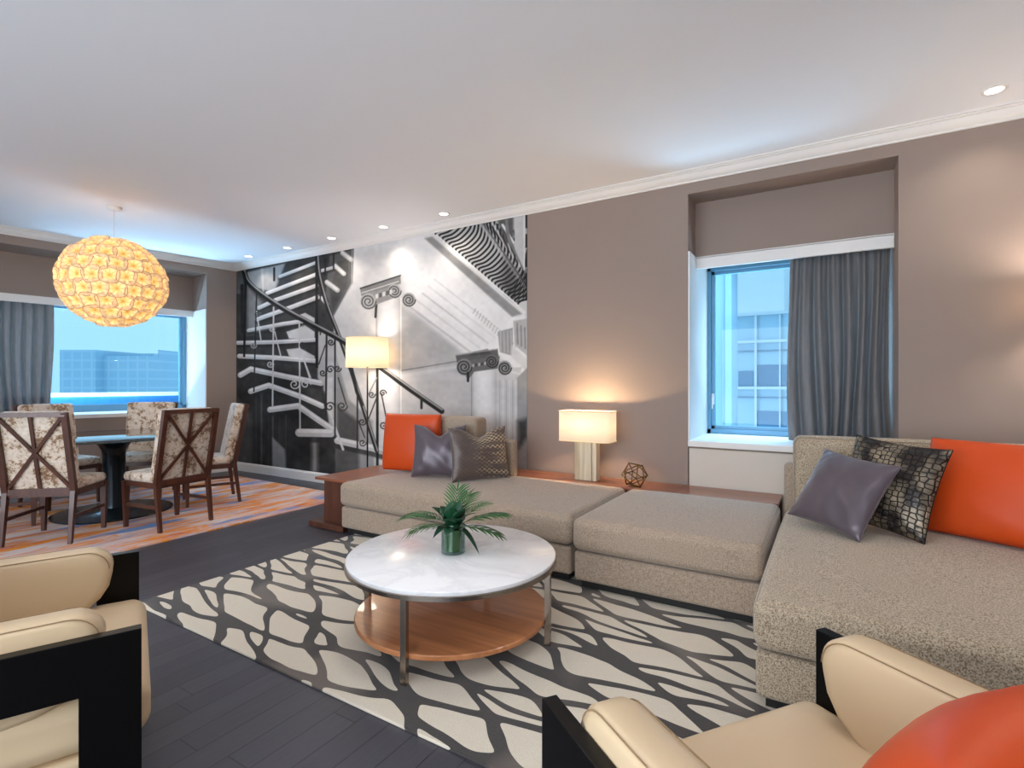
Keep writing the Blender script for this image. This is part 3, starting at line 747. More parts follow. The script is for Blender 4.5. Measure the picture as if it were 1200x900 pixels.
# ------------------------------------------------------------------ downlights
def downlight(x, y, power, label, group='recessed ceiling downlights', r=.045):
    t = empty('recessed_downlight', (x, y, ZC))
    m = MB(); m.lathe([(r+.016, 0.0), (r+.015, -.005), (r, -.006), (r-.004, -.001), (r-.006, .0)], 28); m.build('trim_ring', M['white'], t, smooth=True)
    m = MB(); m.lathe([(0.0001, -.0035), (r-.003, -.0035), (r-.003, -.0015)], 28); m.build('lens', M['lens'], t)
    tag(t, label, 'downlight', group)
    spot_light('downlight_lamp', (x, y, ZC-.03), power, (1, .90, .78), 130, .8)
    return t
words = ['recessed downlight nearest the room corner, above the mural', 'second recessed downlight from the corner above the mural', 'middle of the five recessed downlights above the mural',
         'fourth recessed downlight from the corner above the mural', 'recessed downlight of the mural row farthest from the corner']
for i, x in enumerate((-6.66, -5.83, -5.00, -4.16, -3.32)): downlight(x, 4.12, 13, words[i])
downlight(.82, 4.06, 9, 'single recessed downlight above the chaise, at the right of the photo')

for x, y in ((-1.9, 1.9), (-.2, 1.5), (-1.0, -.3), (.9, 2.6), (-3.6, 1.2)):
    spot_light('ceiling_spot', (x, y, ZC-.02), 40, (1, .96, .92), 125, .9, .22)
# ------------------------------------------------------------------ rugs
m = MB(); m.box(-3.35, .75, 1.40, 3.55, .001, .013, .004)
tag(m.build('area_rug', M['rug']), 'cream rug with dark branching lines under the round coffee table', 'rug')
m = MB(); m.prism([(-7.2, .85), (-4.49, .85), (-4.49, 4.0), (-6.95, 4.06)], 'z', .001, .012)
tag(m.build('dining_rug', M['dining_rug']), 'orange and lavender streaked rug under the dining set', 'rug')

# ------------------------------------------------------------------ walnut ledge with end table wing
t = empty('wooden_console', (-3.7, 3.0, 0))
def rel(mb, o): 
    mb.v = [(x-o.location.x, y-o.location.y, z-o.location.z) for x, y, z in mb.v]; return mb
m = MB(); m.box(-3.90, -3.469, 3.03, 4.0, .405, .428, .004); m.box(-3.90, RX0-.0, 3.995, YW-.02, .405, .428, .004); rel(m, t).build('tabletop', M['ledge'], t)
m = MB(); m.box(-.99, -.30, 3.995, YW-.02, .405, .4278, .002); rel(m, t).build('ledge_shelf', M['ledge'], t)
m = MB(); m.box(-3.80, -3.475, 3.05, 3.09, .05, .405, .003); rel(m, t).build('leg_panel', M['legwood'], t)
m = MB(); m.box(-3.92, -3.475, 2.98, 4.0, .004, .05, .003); rel(m, t).build('base_slab', M['legwood'], t)
m = MB(); m.box(-3.80, -.30, 4.33, YW-.02, .003, .405); rel(m, t).build('back_panel', M['legwood'], t)
tag(t, 'walnut ledge with end table wing wrapping behind the sectional sofa', 'console table')

# ------------------------------------------------------------------ sectional sofa
def piping_loop(x0, x1, y0, y1, z, r, rad=.003):
    mm = MB(); mm.tube(rrect_loop(x0, x1, y0, y1, z, r), rad, 6, closed=True); return mm
def module(name, x0, x1, y0, y1, fab, label, zf=.014, back=None, inner=(.012, .012)):
    t = empty(name, ((x0+x1)/2, (y0+y1)/2, zf))
    b = cushion(x0+.008, x1-.008, y0+.012, y1, .062, .238, .022, seg=3, mid=2); rel(b, t).build('base', M[fab], t, smooth='all')
    p = MB(); p.box(x0+.04, x1-.04, y0+.06, y1-.03, zf+.0005, .066); rel(p, t).build('plinth', M['dark_plastic'], t)
    c = cushion(x0, x1, y0-.006, y1-.0, .246, .436, .045, (.006, .008, .014), 5, 10); rel(c, t)
    co = c.build('seat_cushion', M[fab], t, smooth='all')
    pp = piping_loop(x0+.012, x1-.012, y0+.006, y1-.012, .422, .04)
    rel(pp, t).build('piping', M['sofa_piping'], co, smooth='all')
    tag(t, label, 'sofa', 'sections of the beige sectional sofa'); return t
left = module('sectional_sofa', -3.465, -1.365, 2.93, 3.975, 'sofa', 'long beige sofa section with a backrest beside the walnut end table')
mid_ = module('sofa_ottoman', -1.335, -.285, 2.88, 3.975, 'sofa', 'beige backless square ottoman section between sofa and chaise')
right = module('chaise_sofa', -.25, 1.62, 2.155, 3.86, 'sofa_tweed', 'wide tweed chaise section of the sofa at the right')
def back(t, x0, x1, y0, y1, z0, z1, fab, name, r=.04, ry=.04, bulge=(0, .012, .006)):
    c = cushion(x0, x1, y0, y1, z0, z1, r, bulge, 5, 8); o = rel(c, t).build(name, M[fab], t, smooth='all'); return o
back(left, -3.44, -2.37, 3.90, 3.99, .42, .755, 'sofa', 'back_frame', .03)
bc = back(left, -3.42, -2.655, 3.74, 3.925, .43, .95, 'sofa', 'back_cushion', .035)
pp = MB(); pp.tube(rrect_loop(-3.41, -2.665, .45, .935, 3.752, .045, axis='y'), .003, 6, closed=True); rel(pp, left).build('piping', M['sofa_piping'], bc, smooth='all')
back(right, -.262, 1.62, 3.905, 3.99, .065, .725, 'sofa', 'back_frame', .03)
bc = back(right, -.205, 1.60, 3.80, 3.945, .30, .915, 'sofa_tweed', 'back_cushion', .05)
pp = MB(); pp.tube(rrect_loop(-.195, 1.59, .32, .907, 3.812, .045, axis='y'), .003, 6, closed=True); rel(pp, right).build('piping', M['sofa_piping'], bc, smooth='all')

# ------------------------------------------------------------------ pillows
def pillow(pos, yaw, lean, w, h, T, mat, label, chop=.0, pinch=.07, seed=1, roll=0, wr=.006, seam=None, pw=.45, name='throw_pillow'):
    """pos = bottom centre; yaw = heading of the face normal (deg, 0 = towards -Y, + = turned towards +X); lean back deg"""
    r = random.Random(seed); N = 26; ph = [r.uniform(0, 6.28) for _ in range(6)]
    t = empty(name, pos); t.rotation_euler = Euler((math.radians(-lean), math.radians(roll), math.radians(yaw)), 'ZYX') if False else (0, 0, 0)
    Rm = Matrix.Rotation(math.radians(yaw), 4, 'Z') @ Matrix.Rotation(math.radians(-lean), 4, 'X') @ Matrix.Rotation(math.radians(roll), 4, 'Y')
    t.rotation_euler = Rm.to_euler()
    vs, fs, uvs = [], [], []
    def sh(u, v, sgn):
        e = max(0, (1-u**2))*max(0, (1-v**2)); th = T/2*e**pw
        x = w/2*u*(1-pinch*(1-abs(v)**2.0)); z = h/2*v*(1-pinch*(1-abs(u)**2.0))
        if chop and v > 0: z -= chop*math.exp(-(u/.38)**2)*v**2.2; th *= (1-.25*math.exp(-(u/.3)**2)*v)
        edge = (abs(u)**3+abs(v)**3)
        y = sgn*th+sgn*wr*e**.3*(math.sin(9*u+4*v+ph[0])*math.sin(5*v+ph[1])+.6*edge*math.sin(22*(u-v)+ph[2]))*1.2
        z += -.012*(T/.15)*(v < -.7)*0
        return (x, y, z+h/2)
    idx = {}
    for sgn in (-1, 1):
        for j in range(N+1):
            for i in range(N+1):
                u, v = math.sin(PI/2*(2*i/N-1)), math.sin(PI/2*(2*j/N-1))
                bd = i in (0, N) or j in (0, N)
                if bd and sgn > 0: idx[(sgn, i, j)] = idx[(-1, i, j)]; continue
                x, y, z = sh(u, v, sgn)
                if bd: y = 0
                idx[(sgn, i, j)] = len(vs); vs.append((x, y, z)); uvs.append(((u+1)/2, (v+1)/2))
        for j in range(N):
            for i in range(N):
                q = [idx[(sgn, i, j)], idx[(sgn, i+1, j)], idx[(sgn, i+1, j+1)], idx[(sgn, i, j+1)]]
                fs.append(tuple(q if sgn < 0 else q[::-1]))
    m = MB(); m.add(vs, fs, uvs=uvs); m.build('cover', mat, t, smooth='all', uv=True)
    if seam:
        ring = [sh(math.sin(PI/2*(2*i/N-1)), -1, 0) for i in range(N)]+[sh(1, math.sin(PI/2*(2*i/N-1)), 0) for i in range(N)]+[sh(math.sin(PI/2*(1-2*i/N)), 1, 0) for i in range(N)]+[sh(-1, math.sin(PI/2*(1-2*i/N)), 0) for i in range(N)]
        m = MB(); m.tube(ring, .0028, 6, closed=True); m.build('piping', seam, t, smooth='all')
    tag(t, label, 'pillow'); return t
pillow((-3.29, 3.59, .450), 8, 6, .60, .525, .19, M['orange'], 'orange leather pillow on the sofa section by the floor lamp', pinch=.015, seed=2, wr=.002, seam=M['orange_seam'], pw=.3)
pillow((-2.86, 3.46, .453), 24, 12, .46, .45, .15, M['satin'], 'grey satin pillow between the orange leather and checked pillows', chop=.085, seed=3, seam=M['satin'])
pillow((-2.47, 3.56, .453), 58, 12, .52, .44, .15, M['check'], 'bronze and brown checked pillow with chopped top on the left sofa', chop=.075, seed=4, seam=M['satin'])
pillow((-.04, 3.29, .474), -34, 34, .43, .45, .14, M["satin"], 'grey satin pillow lying against the croc pillow on the chaise', seed=5, roll=7, seam=M['satin'])
pillow((.205, 3.41, .470), -30, 22, .47, .50, .15, M['croc'], 'dark bronze crocodile textured pillow on the chaise', seed=6, roll=5, seam=M['black'])
pillow((.775, 3.44, .452), -30, 15, .80, .51, .22, M['orange'], 'large orange leather pillow against the chaise backrest', pinch=.02, seed=7, wr=.003, seam=M['orange_seam'], pw=.3)

# ------------------------------------------------------------------ round coffee table
cx0, cy0 = -1.615, 2.075
t = empty('coffee_table', (cx0, cy0, .0135))
zb = -.0135
m = MB(); m.lathe([(0.0001, .412), (.508, .412), (.514, .408), (.514, .395), (.510, .390), (.0001, .390)], 96); m.v = [(x, y, z+zb) for x, y, z in m.v]
m.build('tabletop', M['marble'], t, smooth=True)
m = MB(); m.lathe([(.496, .3895), (.519, .3895), (.519, .372), (.496, .372), (.496, .3895)], 96); m.v = [(x, y, z+zb) for x, y, z in m.v]
m.build('metal_rim', M['chrome'], t, smooth=True)
m = MB(); m.lathe([(.0001, .132), (.470, .132), (.474, .128), (.474, .112), (.470, .108), (.0001, .108)], 96); m.v = [(x, y, z+zb) for x, y, z in m.v]
m.build('shelf', M['walnut'], t, smooth=True)
for k in range(4):
    a = math.radians(-76+90*k); T_ = Matrix.Rotation(a, 4, 'Z') @ Matrix.Translation((.489, 0, 0))
    m = MB(); m.box(-.0145, .0145, -.013, .013, 0, .3765, .002, mat=T_); m.build('leg', M['chrome'], t)
tag(t, 'round coffee table with white marble top and lower walnut shelf', 'coffee table')

# ------------------------------------------------------------------ vase and plant on the coffee table
VX, VY, VZ = -1.60, 2.06, .413
t = empty('glass_vase', (VX, VY, VZ))
m = MB(); m.lathe([(.0001, 0), (.056, 0), (.060, .004), (.060, .135), (.057, .135), (.057, .014), (.0001, .012)], 40); m.build('vessel', M['vaseglass'], t, smooth=True)
m = MB(); m.lathe([(.0001, .016), (.054, .016), (.0545, .12), (.0001, .12)], 40); m.build('leaf_lining', M['water'], t, smooth=True)
tag(t, 'small clear glass cylinder vase with green lining on the coffee table', 'vase')
pt = empty('palm_arrangement', (VX, VY, VZ+.121))
def leaflet(mb, p, d, L, w, up, n=6, droop=.3, fold=.25):
    p, d, up = Vector(p), Vector(d).normalized(), Vector(up)
    sd = d.cross(up).normalized(); up = sd.cross(d).normalized(); vs = []
    for k in range(n+1):
        s = k/n; c = p+d*L*s+Vector((0, 0, -1))*droop*L*s*s; ww = w*math.sin(PI*min(1, .08+.92*s))**.8*(1-.25*s)
        vs += [c-sd*ww+up*ww*fold, c, c+sd*ww+up*ww*fold]
    fs = []
    for k in range(n):
        a = k*3; fs += [(a, a+1, a+4, a+3), (a+1, a+2, a+5, a+4)]
    mb.add(vs, fs)
def frond(az, el, L, nl, ll, droop=.35, spread=58, w=.005):
    m = MB(); a, e = math.radians(az), math.radians(el); d = Vector((math.cos(a)*math.cos(e), math.sin(a)*math.cos(e), math.sin(e)))
    side = d.cross(Vector((0, 0, 1))).normalized(); pts = []
    for k in range(13):
        s = k/12; pts.append(d*L*s+Vector((0, 0, -droop*L*s*s)))
    m.tube(pts, [.0022*(1-.7*k/12) for k in range(13)], 5)
    for k in range(nl):
        s = .30+.68*k/(nl-1); i = min(11, int(s*12)); p = pts[i].lerp(pts[i+1], s*12-i); tg = (pts[i+1]-pts[i]).normalized(); up = side.cross(tg)
        for sg in (-1, 1):
            dd = tg*math.cos(math.radians(spread))+side*sg*math.sin(math.radians(spread))+up*.12
            leaflet(m, p, dd, ll*(1-.45*abs(s-.5)*1.2)*(1 if k < nl-1 else .8), w, up, 5, .28)
    leaflet(m, pts[-1], pts[-1]-pts[-2], ll*.6, w, Vector((0, 0, 1)), 5, .2)
    o = m.build('palm_frond', M['leaf'], pt, smooth='all'); md = o.modifiers.new('thickness', 'SOLIDIFY'); md.thickness = .0006
R_ = math.degrees(YAW)      # compass of the picture's right-hand side
frond(R_+176, 38, .29, 9, .125, .42, 42, .0052); frond(R_+158, 30, .26, 9, .115, .30, 42, .0052); frond(R_+200, 28, .23, 7, .10, .45, 44, .005); frond(R_+184, 16, .19, 6, .08, .3, 44, .005)
frond(R_+84, 62, .21, 8, .14, .10, 34, .0048); frond(R_+60, 54, .22, 8, .13, .2, 36, .0048); frond(R_+28, 46, .22, 7, .12, .25, 38, .0048); frond(R_+2, 28, .26, 6, .13, .22, 30, .012); frond(R_-12, 14, .22, 5, .11, .30, 32, .011)
for az, el, L, w, dr in ((-70, 52, .15, .056, .35), (-125, 50, .16, .060, .4), (175, 56, .17, .056, .25), (100, 70, .16, .050, .2), (10, 54, .16, .052, .3), (-30, 6, .14, .022, .9), (140, 60, .16, .05, .3), (-95, 72, .14, .05, .15), (-40, 66, .15, .05, .2), (60, 74, .16, .045, .2),
                        (-105, 30, .075, .040, .8), (-150, 24, .10, .042, .8), (24, 24, .10, .04, .8)):
    m = MB(); a, e = math.radians(R_+az), math.radians(el); d = (math.cos(a)*math.cos(e), math.sin(a)*math.cos(e), math.sin(e))
    leaflet(m, (.016*math.cos(a), .016*math.sin(a), .004), d, L, w, (0, 0, 1) if el < 40 else (-math.cos(a), -math.sin(a), .4), 10, dr, .3)
    o = m.build('broad_leaf', M['leaf_dark'], pt, smooth='all'); md = o.modifiers.new('thickness', 'SOLIDIFY'); md.thickness = .0008
m = MB(); m.lathe([(.0001, -.002), (.03, -.001), (.034, .012), (.022, .03), (.0001, .036)], 12); m.build('stem_bundle', M['leaf_dark'], pt, smooth='all')
tag(pt, 'green palm fronds and broad leaves spilling from the glass vase', 'plant')

# ------------------------------------------------------------------ table lamp, wire ornament, floor lamp
def slab_lamp(loc, rz, label):
    t = empty('table_lamp', loc, rz)
    m = MB(); m.box(-.098, .055, -.05, .05, .001, .335, .004); m.box(.058, .098, -.045, .045, .001, .335, .004); m.build('base', M['travertine'], t)
    m = MB(); m.tube([(0, 0, .335), (0, 0, .48)], .006, 8); m.build('stem', M['chrome'], t)
    def loop(z, s=1.0): return rrect_loop(-.232*s, .232*s, -.115*s, .115*s, z, .05, 6)
    m = MB(); a, b = loop(.335), loop(.590); n = len(a); m.add(a+b, [(i, (i+1) % n, n+(i+1) % n, n+i) for i in range(n)])
    o = m.build('lamp_shade', M['tableshade'], t, smooth=True); md = o.modifiers.new('thickness', 'SOLIDIFY'); md.thickness = .003
    for z_ in (.337, .588):
        m = MB(); m.tube(loop(z_, 1.004), .0045, 6, closed=True); m.build('shade_trim', M['shade_trim'], o)
    m = MB(); m.lathe([(.0001, .41), (.018, .42), (.03, .46), (.022, .495), (.0001, .505)], 14); bulb = m.build('bulb', M['lens'], t, smooth='all')
    point_light('table_lamp_light', Vector(loc)+Vector((0, -.0, .50)), 34, (1, .72, .42), .035)
    tag(t, label, 'lamp'); return t
slab_lamp((-1.775, 4.15, .428), 0, 'lit table lamp with white oblong shade on the walnut ledge')
# wire polyhedron
bmi = bmesh.new(); bmesh.ops.create_icosphere(bmi, subdivisions=1, radius=.105); bmi.verts.ensure_lookup_table()
Rm = Euler((.5, .35, .2)).to_matrix(); P = [Rm @ v.co for v in bmi.verts]; zmin = min(p.z for p in P)
t = empty('wire_sphere', (-1.335, 4.07, .4285))
m = MB()
for e in bmi.edges: m.tube([P[e.verts[0].index]-Vector((0, 0, zmin-.004)), P[e.verts[1].index]-Vector((0, 0, zmin-.004))], .0042, 6)
for p in P:
    q = p-Vector((0, 0, zmin-.004)); vs_, fs_ = rbox(.006, .006, .006, .0055, 2, 1); m.add(vs_, fs_, 0, Matrix.Translation(q))
m.build('wire_frame', M['brass'], t, smooth='all'); bmi.free()
tag(t, 'geometric brass wire ornament on the ledge beside the table lamp', 'ornament')

def floor_lamp(loc, label, power=26, dz=0, lz=1.55):
    t = empty('floor_lamp', loc)
    m = MB(); m.lathe([(.0001, .002), (.135, .002), (.137, .012), (.13, .018), (.02, .024), (.0001, .026)], 40); m.build('base', M['bronze'], t, smooth=True)
    m = MB(); m.tube([(0, 0, .024), (0, 0, 1.62+dz)], .009, 12); m.build('pole', M['bronze'], t, smooth='all')
    m = MB(); vs, fs = [], []; n = 48; r = .235
    for z, rr in ((1.435+dz, r), (1.76+dz, r-.008)):
        for k in range(n): a = 2*PI*k/n; vs.append((rr*math.cos(a), rr*math.sin(a), z))
    m.add(vs, [(k, (k+1) % n, n+(k+1) % n, n+k) for k in range(n)]); o = m.build('lamp_shade', M['lampshade'], t, smooth='all')
    md = o.modifiers.new('thickness', 'SOLIDIFY'); md.thickness = .003
    for z, rr in ((1.437+dz, r+.001), (1.758+dz, r-.007)):
        m = MB(); m.tube([(rr*math.cos(2*PI*k/n), rr*math.sin(2*PI*k/n), z) for k in range(n)], .003, 6, closed=True); m.build('shade_trim', M['shade_trim'], o)
    m = MB(); 
    for a in (0, 2.09, 4.19): m.tube([(.008*math.cos(a), .008*math.sin(a), 1.60+dz), ((r-.004)*math.cos(a), (r-.004)*math.sin(a), 1.60+dz)], .002, 6)
    m.build('shade_spider', M['bronze'], t)
    m = MB(); m.lathe([(.0001, 1.60+dz), (.02, 1.63+dz), (.03, 1.67+dz), (.0001, 1.70+dz)], 14); m.build('bulb', M['lens'], t, smooth='all')
    point_light('floor_lamp_light', Vector(loc)+Vector((0, 0, lz+dz)), power, (1, .88, .76), .11)
    tag(t, label, 'lamp'); return t
floor_lamp((-4.385, 4.10, 0), 'lit floor lamp with cream drum shade in front of the mural', 14)
floor_lamp((1.27, 4.134, 0), 'lit floor lamp standing behind the chaise, beyond the right edge', 20, .14, 1.67)

# ------------------------------------------------------------------ armchairs
def arm_chair(loc, rz, label):
    """local: +X = forward, +Y = sitter's left; origin on the floor under the middle of the front edge of the side frames"""
    t = empty('armchair', loc, rz); W, D, th = .82, .78, .034
    for sg in (-1, 1):
        y0, y1 = (sg*W/2-th, sg*W/2) if sg > 0 else (sg*W/2, sg*W/2+th)
        m = MB(); m.prism([(0, 0), (0, .60), (-D, .60), (-D, 0), (-D+.10, 0), (-D+.10, .457), (-.13, .457), (-.13, 0)], 'y', y0, y1)
        o = m.build('side_frame', M['black'], t); bv = o.modifiers.new('bevel', 'BEVEL'); bv.width = .002; bv.segments = 2
        a0, a1 = (sg*(W/2-th)-.102*sg, sg*(W/2-th)-.001*sg); a0, a1 = min(a0, a1), max(a0, a1)
        prof_ = []
        for cxp, czp, rr, s0 in ((-.078-.07, .65-.07, .07, 0), (-D+.02+.05, .65-.05, .05, 90), (-D+.02+.03, .40+.03, .03, 180), (-.155-.03, .40+.03, .03, 270)):
            for k in range(8):
                a = math.radians(s0+90*k/7); prof_.append((cxp+rr*math.cos(a), czp+rr*math.sin(a)))
        # lower front corner sweeps back
        prof_ = [p for p in prof_[:-8]]+[(-.45, .40), (-.28, .40), (-.21, .412), (-.155, .437), (-.115, .472), (-.09, .513), (-.080, .56)]
        n = len(prof_); sh_ = .022; vs = []; fs = []
        cxm = sum(p[0] for p in prof_)/n; czm = sum(p[1] for p in prof_)/n
        for (yy, k_) in ((a0, .035), (a0+.008, .012), (a0+.022, 0), (a1-.022, 0), (a1-.008, .012), (a1, .035)):
            for (x, z) in prof_:
                dx, dz = cxm-x, czm-z; L = math.hypot(dx, dz); vs.append((x+dx/L*k_, yy, z+dz/L*k_))
        for r_ in range(5):
            for i in range(n): j = (i+1) % n; fs.append((r_*n+i, r_*n+j, (r_+1)*n+j, (r_+1)*n+i))
        fs.append(tuple(range(n))); fs.append(tuple(5*n+i for i in range(n))[::-1])
        m = MB(); m.add(vs, fs); ap = m.build('arm_pad', M['cream'], t, smooth=True)
        m = MB()
        for yy in (a0+.006, a1-.006):
            pts = []
            for (x, z) in prof_[:18]:
                dx, dz = cxm-x, czm-z; L = math.hypot(dx, dz); pts.append((x+dx/L*.011, yy, z+dz/L*.011))
            m.tube(pts, .0016, 5)
        m.build('stitching', M['cream_seam'], ap, smooth='all')
    hw = W/2-th-.003
    c = cushion(-D+.05, .022, -hw, hw, .285, .432, .05, (0, 0, .012), 6, 8)
    for i, v in enumerate(c.v):
        if v[0] > -.11 and abs(v[1]) > hw-.12: pass
    sc_ = c.build('seat_cushion', M['cream'], t, smooth='all')
    c = cushion(-D+.04, -.10, -hw, hw, .15, .283, .02, seg=3, mid=2); c.build('seat_base', M['cream'], t, smooth='all')
    Tb = Matrix.Translation((-D+.16, 0, .43)) @ Matrix.Rotation(math.radians(-12), 4, 'Y')
    c = cushion(-.09, .06, -hw+.105, hw-.105, .0, .40, .05, (.015, 0, 0), 5, 6, mat=Tb); c.build('back_cushion', M['cream'], t, smooth='all')
    tag(t, label, 'armchair', 'cream leather armchairs with black frames'); return t
fx, fy = math.sin(math.radians(22.6)), math.cos(math.radians(22.6))
arm_chair(((-1.561-2.324)/2, (.666+.988)/2, 0), math.atan2(fy, fx), 'cream leather armchair with black side frames at the left edge')
hd = math.radians(-53.5); fx, fy = math.sin(hd), math.cos(hd); rx, ry = fy, -fx
arm_chair((-.255, 1.262, .0135), math.atan2(fy, fx), 'cream leather armchair holding an orange pillow at the bottom right')
pillow((.12, .99, .452), math.degrees(math.atan2(fy, fx))+90, 24, .50, .42, .25, M['orange'], 'orange leather pillow on the seat of the nearest armchair', pinch=.05, seed=9, wr=.002, pw=.42)

# ------------------------------------------------------------------ dining set
TCX, TCY = -5.93, 2.30
t = empty('dining_table', (TCX, TCY, .0125))
m = MB(); m.lathe([(.0001, 0), (.478, 0), (.482, .006), (.478, .014), (.30, .020), (.14, .030), (.105, .05), (.0001, .05)], 72); m.build('base', M['tablebase'], t, smooth=True)
m = MB(); m.lathe([(.10, .045), (.093, .10), (.093, .54), (.10, .60), (.13, .655), (.19, .70), (.27, .722), (.29, .724), (.29, .7275), (.0001, .7275)], 48); m.build('pedestal', M['tablebase'], t, smooth=True)
m = MB(); m.lathe([(.0001, .728), (.745, .728), (.75, .731), (.75, .737), (.745, .740), (.0001, .740)], 96); m.build('tabletop', M['tableglass'], t, smooth=True)
tag(t, 'round blue tinted glass dining table on a dark pedestal', 'dining table')

def dining_chair():
    t = empty('dining_chair')    # local +Y = forward, origin on floor between the rear feet
    hw = .235
    seat = cushion(-hw, hw, .062, .50, .405, .475, .028, (0, .006, .016), 4, 6)
    # taper
    seat.build('seat', M['velvet'], t, smooth='all')
    def pt(x, z):       # rear frame line, raked
        y = 0+(.05 if z < .42 else .05-(z-.42)*.20) if z >= .42 else .0+.05*z/.42
        return (x, y, z)
    for sg in (-1, 1):
        m = MB(); x = sg*(hw-.008); w = .017
        b, c_, tp = pt(x, 0), pt(x, .42), pt(x, 1.0)
        def q(p, s=1): return [(p[0]-w*s, p[1]-.02*s, p[2]), (p[0]+w*s, p[1]-.02*s, p[2]), (p[0]+w*s, p[1]+.02*s, p[2]), (p[0]-w*s, p[1]+.02*s, p[2])]
        m.hexa(q(b, .75), q(c_)); m.build('rear_leg', M['chairwood'], t)
        m = MB(); x = sg*(hw-.012); m.hexa([(x-.014, .455, 0), (x+.014, .455, 0), (x+.014, .483, 0), (x-.014, .483, 0)], [(x-.023, .45, .40), (x+.023, .45, .40), (x+.023, .496, .40), (x-.023, .496, .40)])
        m.build('front_leg', M['chairwood'], t)
        m = MB(); m.bar((sg*(hw-.012), .03, .20), (sg*(hw-.012), .47, .20), .018, .026); m.build('stretcher', M['chairwood'], t)
    m = MB(); m.bar((-hw+.01, .06, .385), (hw-.01, .06, .385), .024, .05); m.bar((-hw+.012, .47, .385), (hw-.012, .47, .385), .03, .045)
    for sg in (-1, 1): m.bar((sg*(hw-.012), .05, .385), (sg*(hw-.012), .48, .385), .03, .045)
    m.build('seat_rail', M['chairwood'], t)
    # back frame
    m = MB(); w = .019
    for sg in (-1, 1):
        a, b = pt(sg*(hw-.008), .40), pt(sg*(hw-.008), 1.02); m.bar(a, b, w*2, .036, up=(0, 1, 0))
    m.bar(pt(-hw+.0, 1.005), pt(hw-.0, 1.005), .036, .034); m.bar(pt(-hw+.02, .405), pt(hw-.02, .405), .034, .046)
    m.build('back_frame', M['chairwood'], t)
    m = MB(); xi = hw-.025; off = .0
    for (x0_, z0_, x1_, z1_, dy) in ((-xi, .43, xi, .99, .0), (xi, .43, -xi, .99, .001), (0, .425, 0, .99, -.001)):
        a, b = Vector(pt(x0_, z0_)), Vector(pt(x1_, z1_)); a.y -= .006+dy; b.y -= .006+dy; m.bar(a, b, .022, .015, up=(0, 1, .2))
    m.build('cross_brace', M['chairwood'], t)
    # upholstered back pad in front of the frame
    ang = math.atan2(.20, 1); Tb = Matrix.Translation((0, .05+.054, .425)) @ Matrix.Rotation(ang, 4, 'X')
    c = cushion(-hw+.002, hw-.002, -.042, .042, .0, .61, .026, (0, .006, .004), 4, 6, mat=Tb); c.build('backrest', M['velvet'], t, smooth='all')
    return t
proto = None
chairs = [(-47, 1.09, 0, 'velvet dining chair with crossed wooden back, nearest the camera at the left'), (4.5, 1.16, 3, 'velvet dining chair with crossed wooden back, nearest the long sofa'),
          (67, 1.06, 0, 'velvet dining chair in profile in front of the mural'), (139, 1.02, 0, 'velvet dining chair facing us beneath the bare window glass'),
          (190, 1.08, 0, 'velvet dining chair facing us beneath the grey curtain'), (247, 1.02, 0, 'velvet dining chair cut off by the left edge of the photo')]
for i, (ang, r, tw, lab) in enumerate(chairs):
    if i == 0: proto = ch = dining_chair()
    else: ch = copy_tree(proto)
    a = math.radians(ang); ch.location = (TCX+r*math.cos(a), TCY+r*math.sin(a), .0125); ch.rotation_euler = (0, 0, a+PI/2+math.radians(tw))
    tag(ch, lab, 'chair', 'velvet dining chairs around the glass table')

# ------------------------------------------------------------------ pendant of petals
PZ, PR = 2.235, .415
t = empty('globe_pendant', (TCX, TCY, PZ))
m = MB(); m.lathe([(.0001, ZC-PZ-.001), (.062, ZC-PZ-.001), (.064, ZC-PZ-.006), (.064, ZC-PZ-.024), (.058, ZC-PZ-.028), (.0001, ZC-PZ-.028)], 32); m.build('canopy', M['white'], t, smooth=True)
m = MB(); m.tube([(0, 0, PR-.03), (0, 0, ZC-PZ-.027)], .0035, 8); m.build('cord', M['white'], t)
def petal_mesh():
    nr, na = 12, 48; R = .082; vs, fs, rad, ple = [(0, 0, 0)], [], [0], [0]
    for j in range(1, nr+1):
        for i in range(na):
            a = 2*PI*i/na; r = j/nr; sq = 1/max(abs(math.cos(a)), abs(math.sin(a))); out = 1+.42*(sq-1)
            f = abs(math.sin(4*a)); x, y = r*out*math.cos(a), r*out*math.sin(a)
            z = .30*r**1.2+.07*r*f-.14*r**5
            vs.append((x*R, y*R, z*R)); rad.append(r); ple.append((1-f)**3*(1 if .12 < r < .93 else 0))
    for i in range(na): fs.append((0, 1+i, 1+(i+1) % na))
    for j in range(nr-1):
        for i in range(na): a, b = 1+j*na+i, 1+j*na+(i+1) % na; fs.append((a, a+na, b+na, b))
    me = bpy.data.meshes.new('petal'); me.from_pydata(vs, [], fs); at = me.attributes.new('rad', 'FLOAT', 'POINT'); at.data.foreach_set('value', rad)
    at = me.attributes.new('pleat_shade', 'FLOAT', 'POINT'); at.data.foreach_set('value', ple)
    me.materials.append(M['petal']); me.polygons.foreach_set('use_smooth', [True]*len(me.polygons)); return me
pm = petal_mesh(); spots = []
rows = 11
for j in range(rows):
    th = PI*(j+.5)/rows; k = max(3, int(round(2*PI*PR*math.sin(th)/.124)))
    for i in range(k):
        a = 2*PI*(i+.5*(j % 2))/k; d = Vector((math.sin(th)*math.cos(a), math.sin(th)*math.sin(a), math.cos(th))); spots.append(d)
view = (Vector((0, 0, CAM_H))-Vector((TCX, TCY, PZ))).normalized()
spots.sort(key=lambda d: -d.dot(view))
rest = bmesh.new()
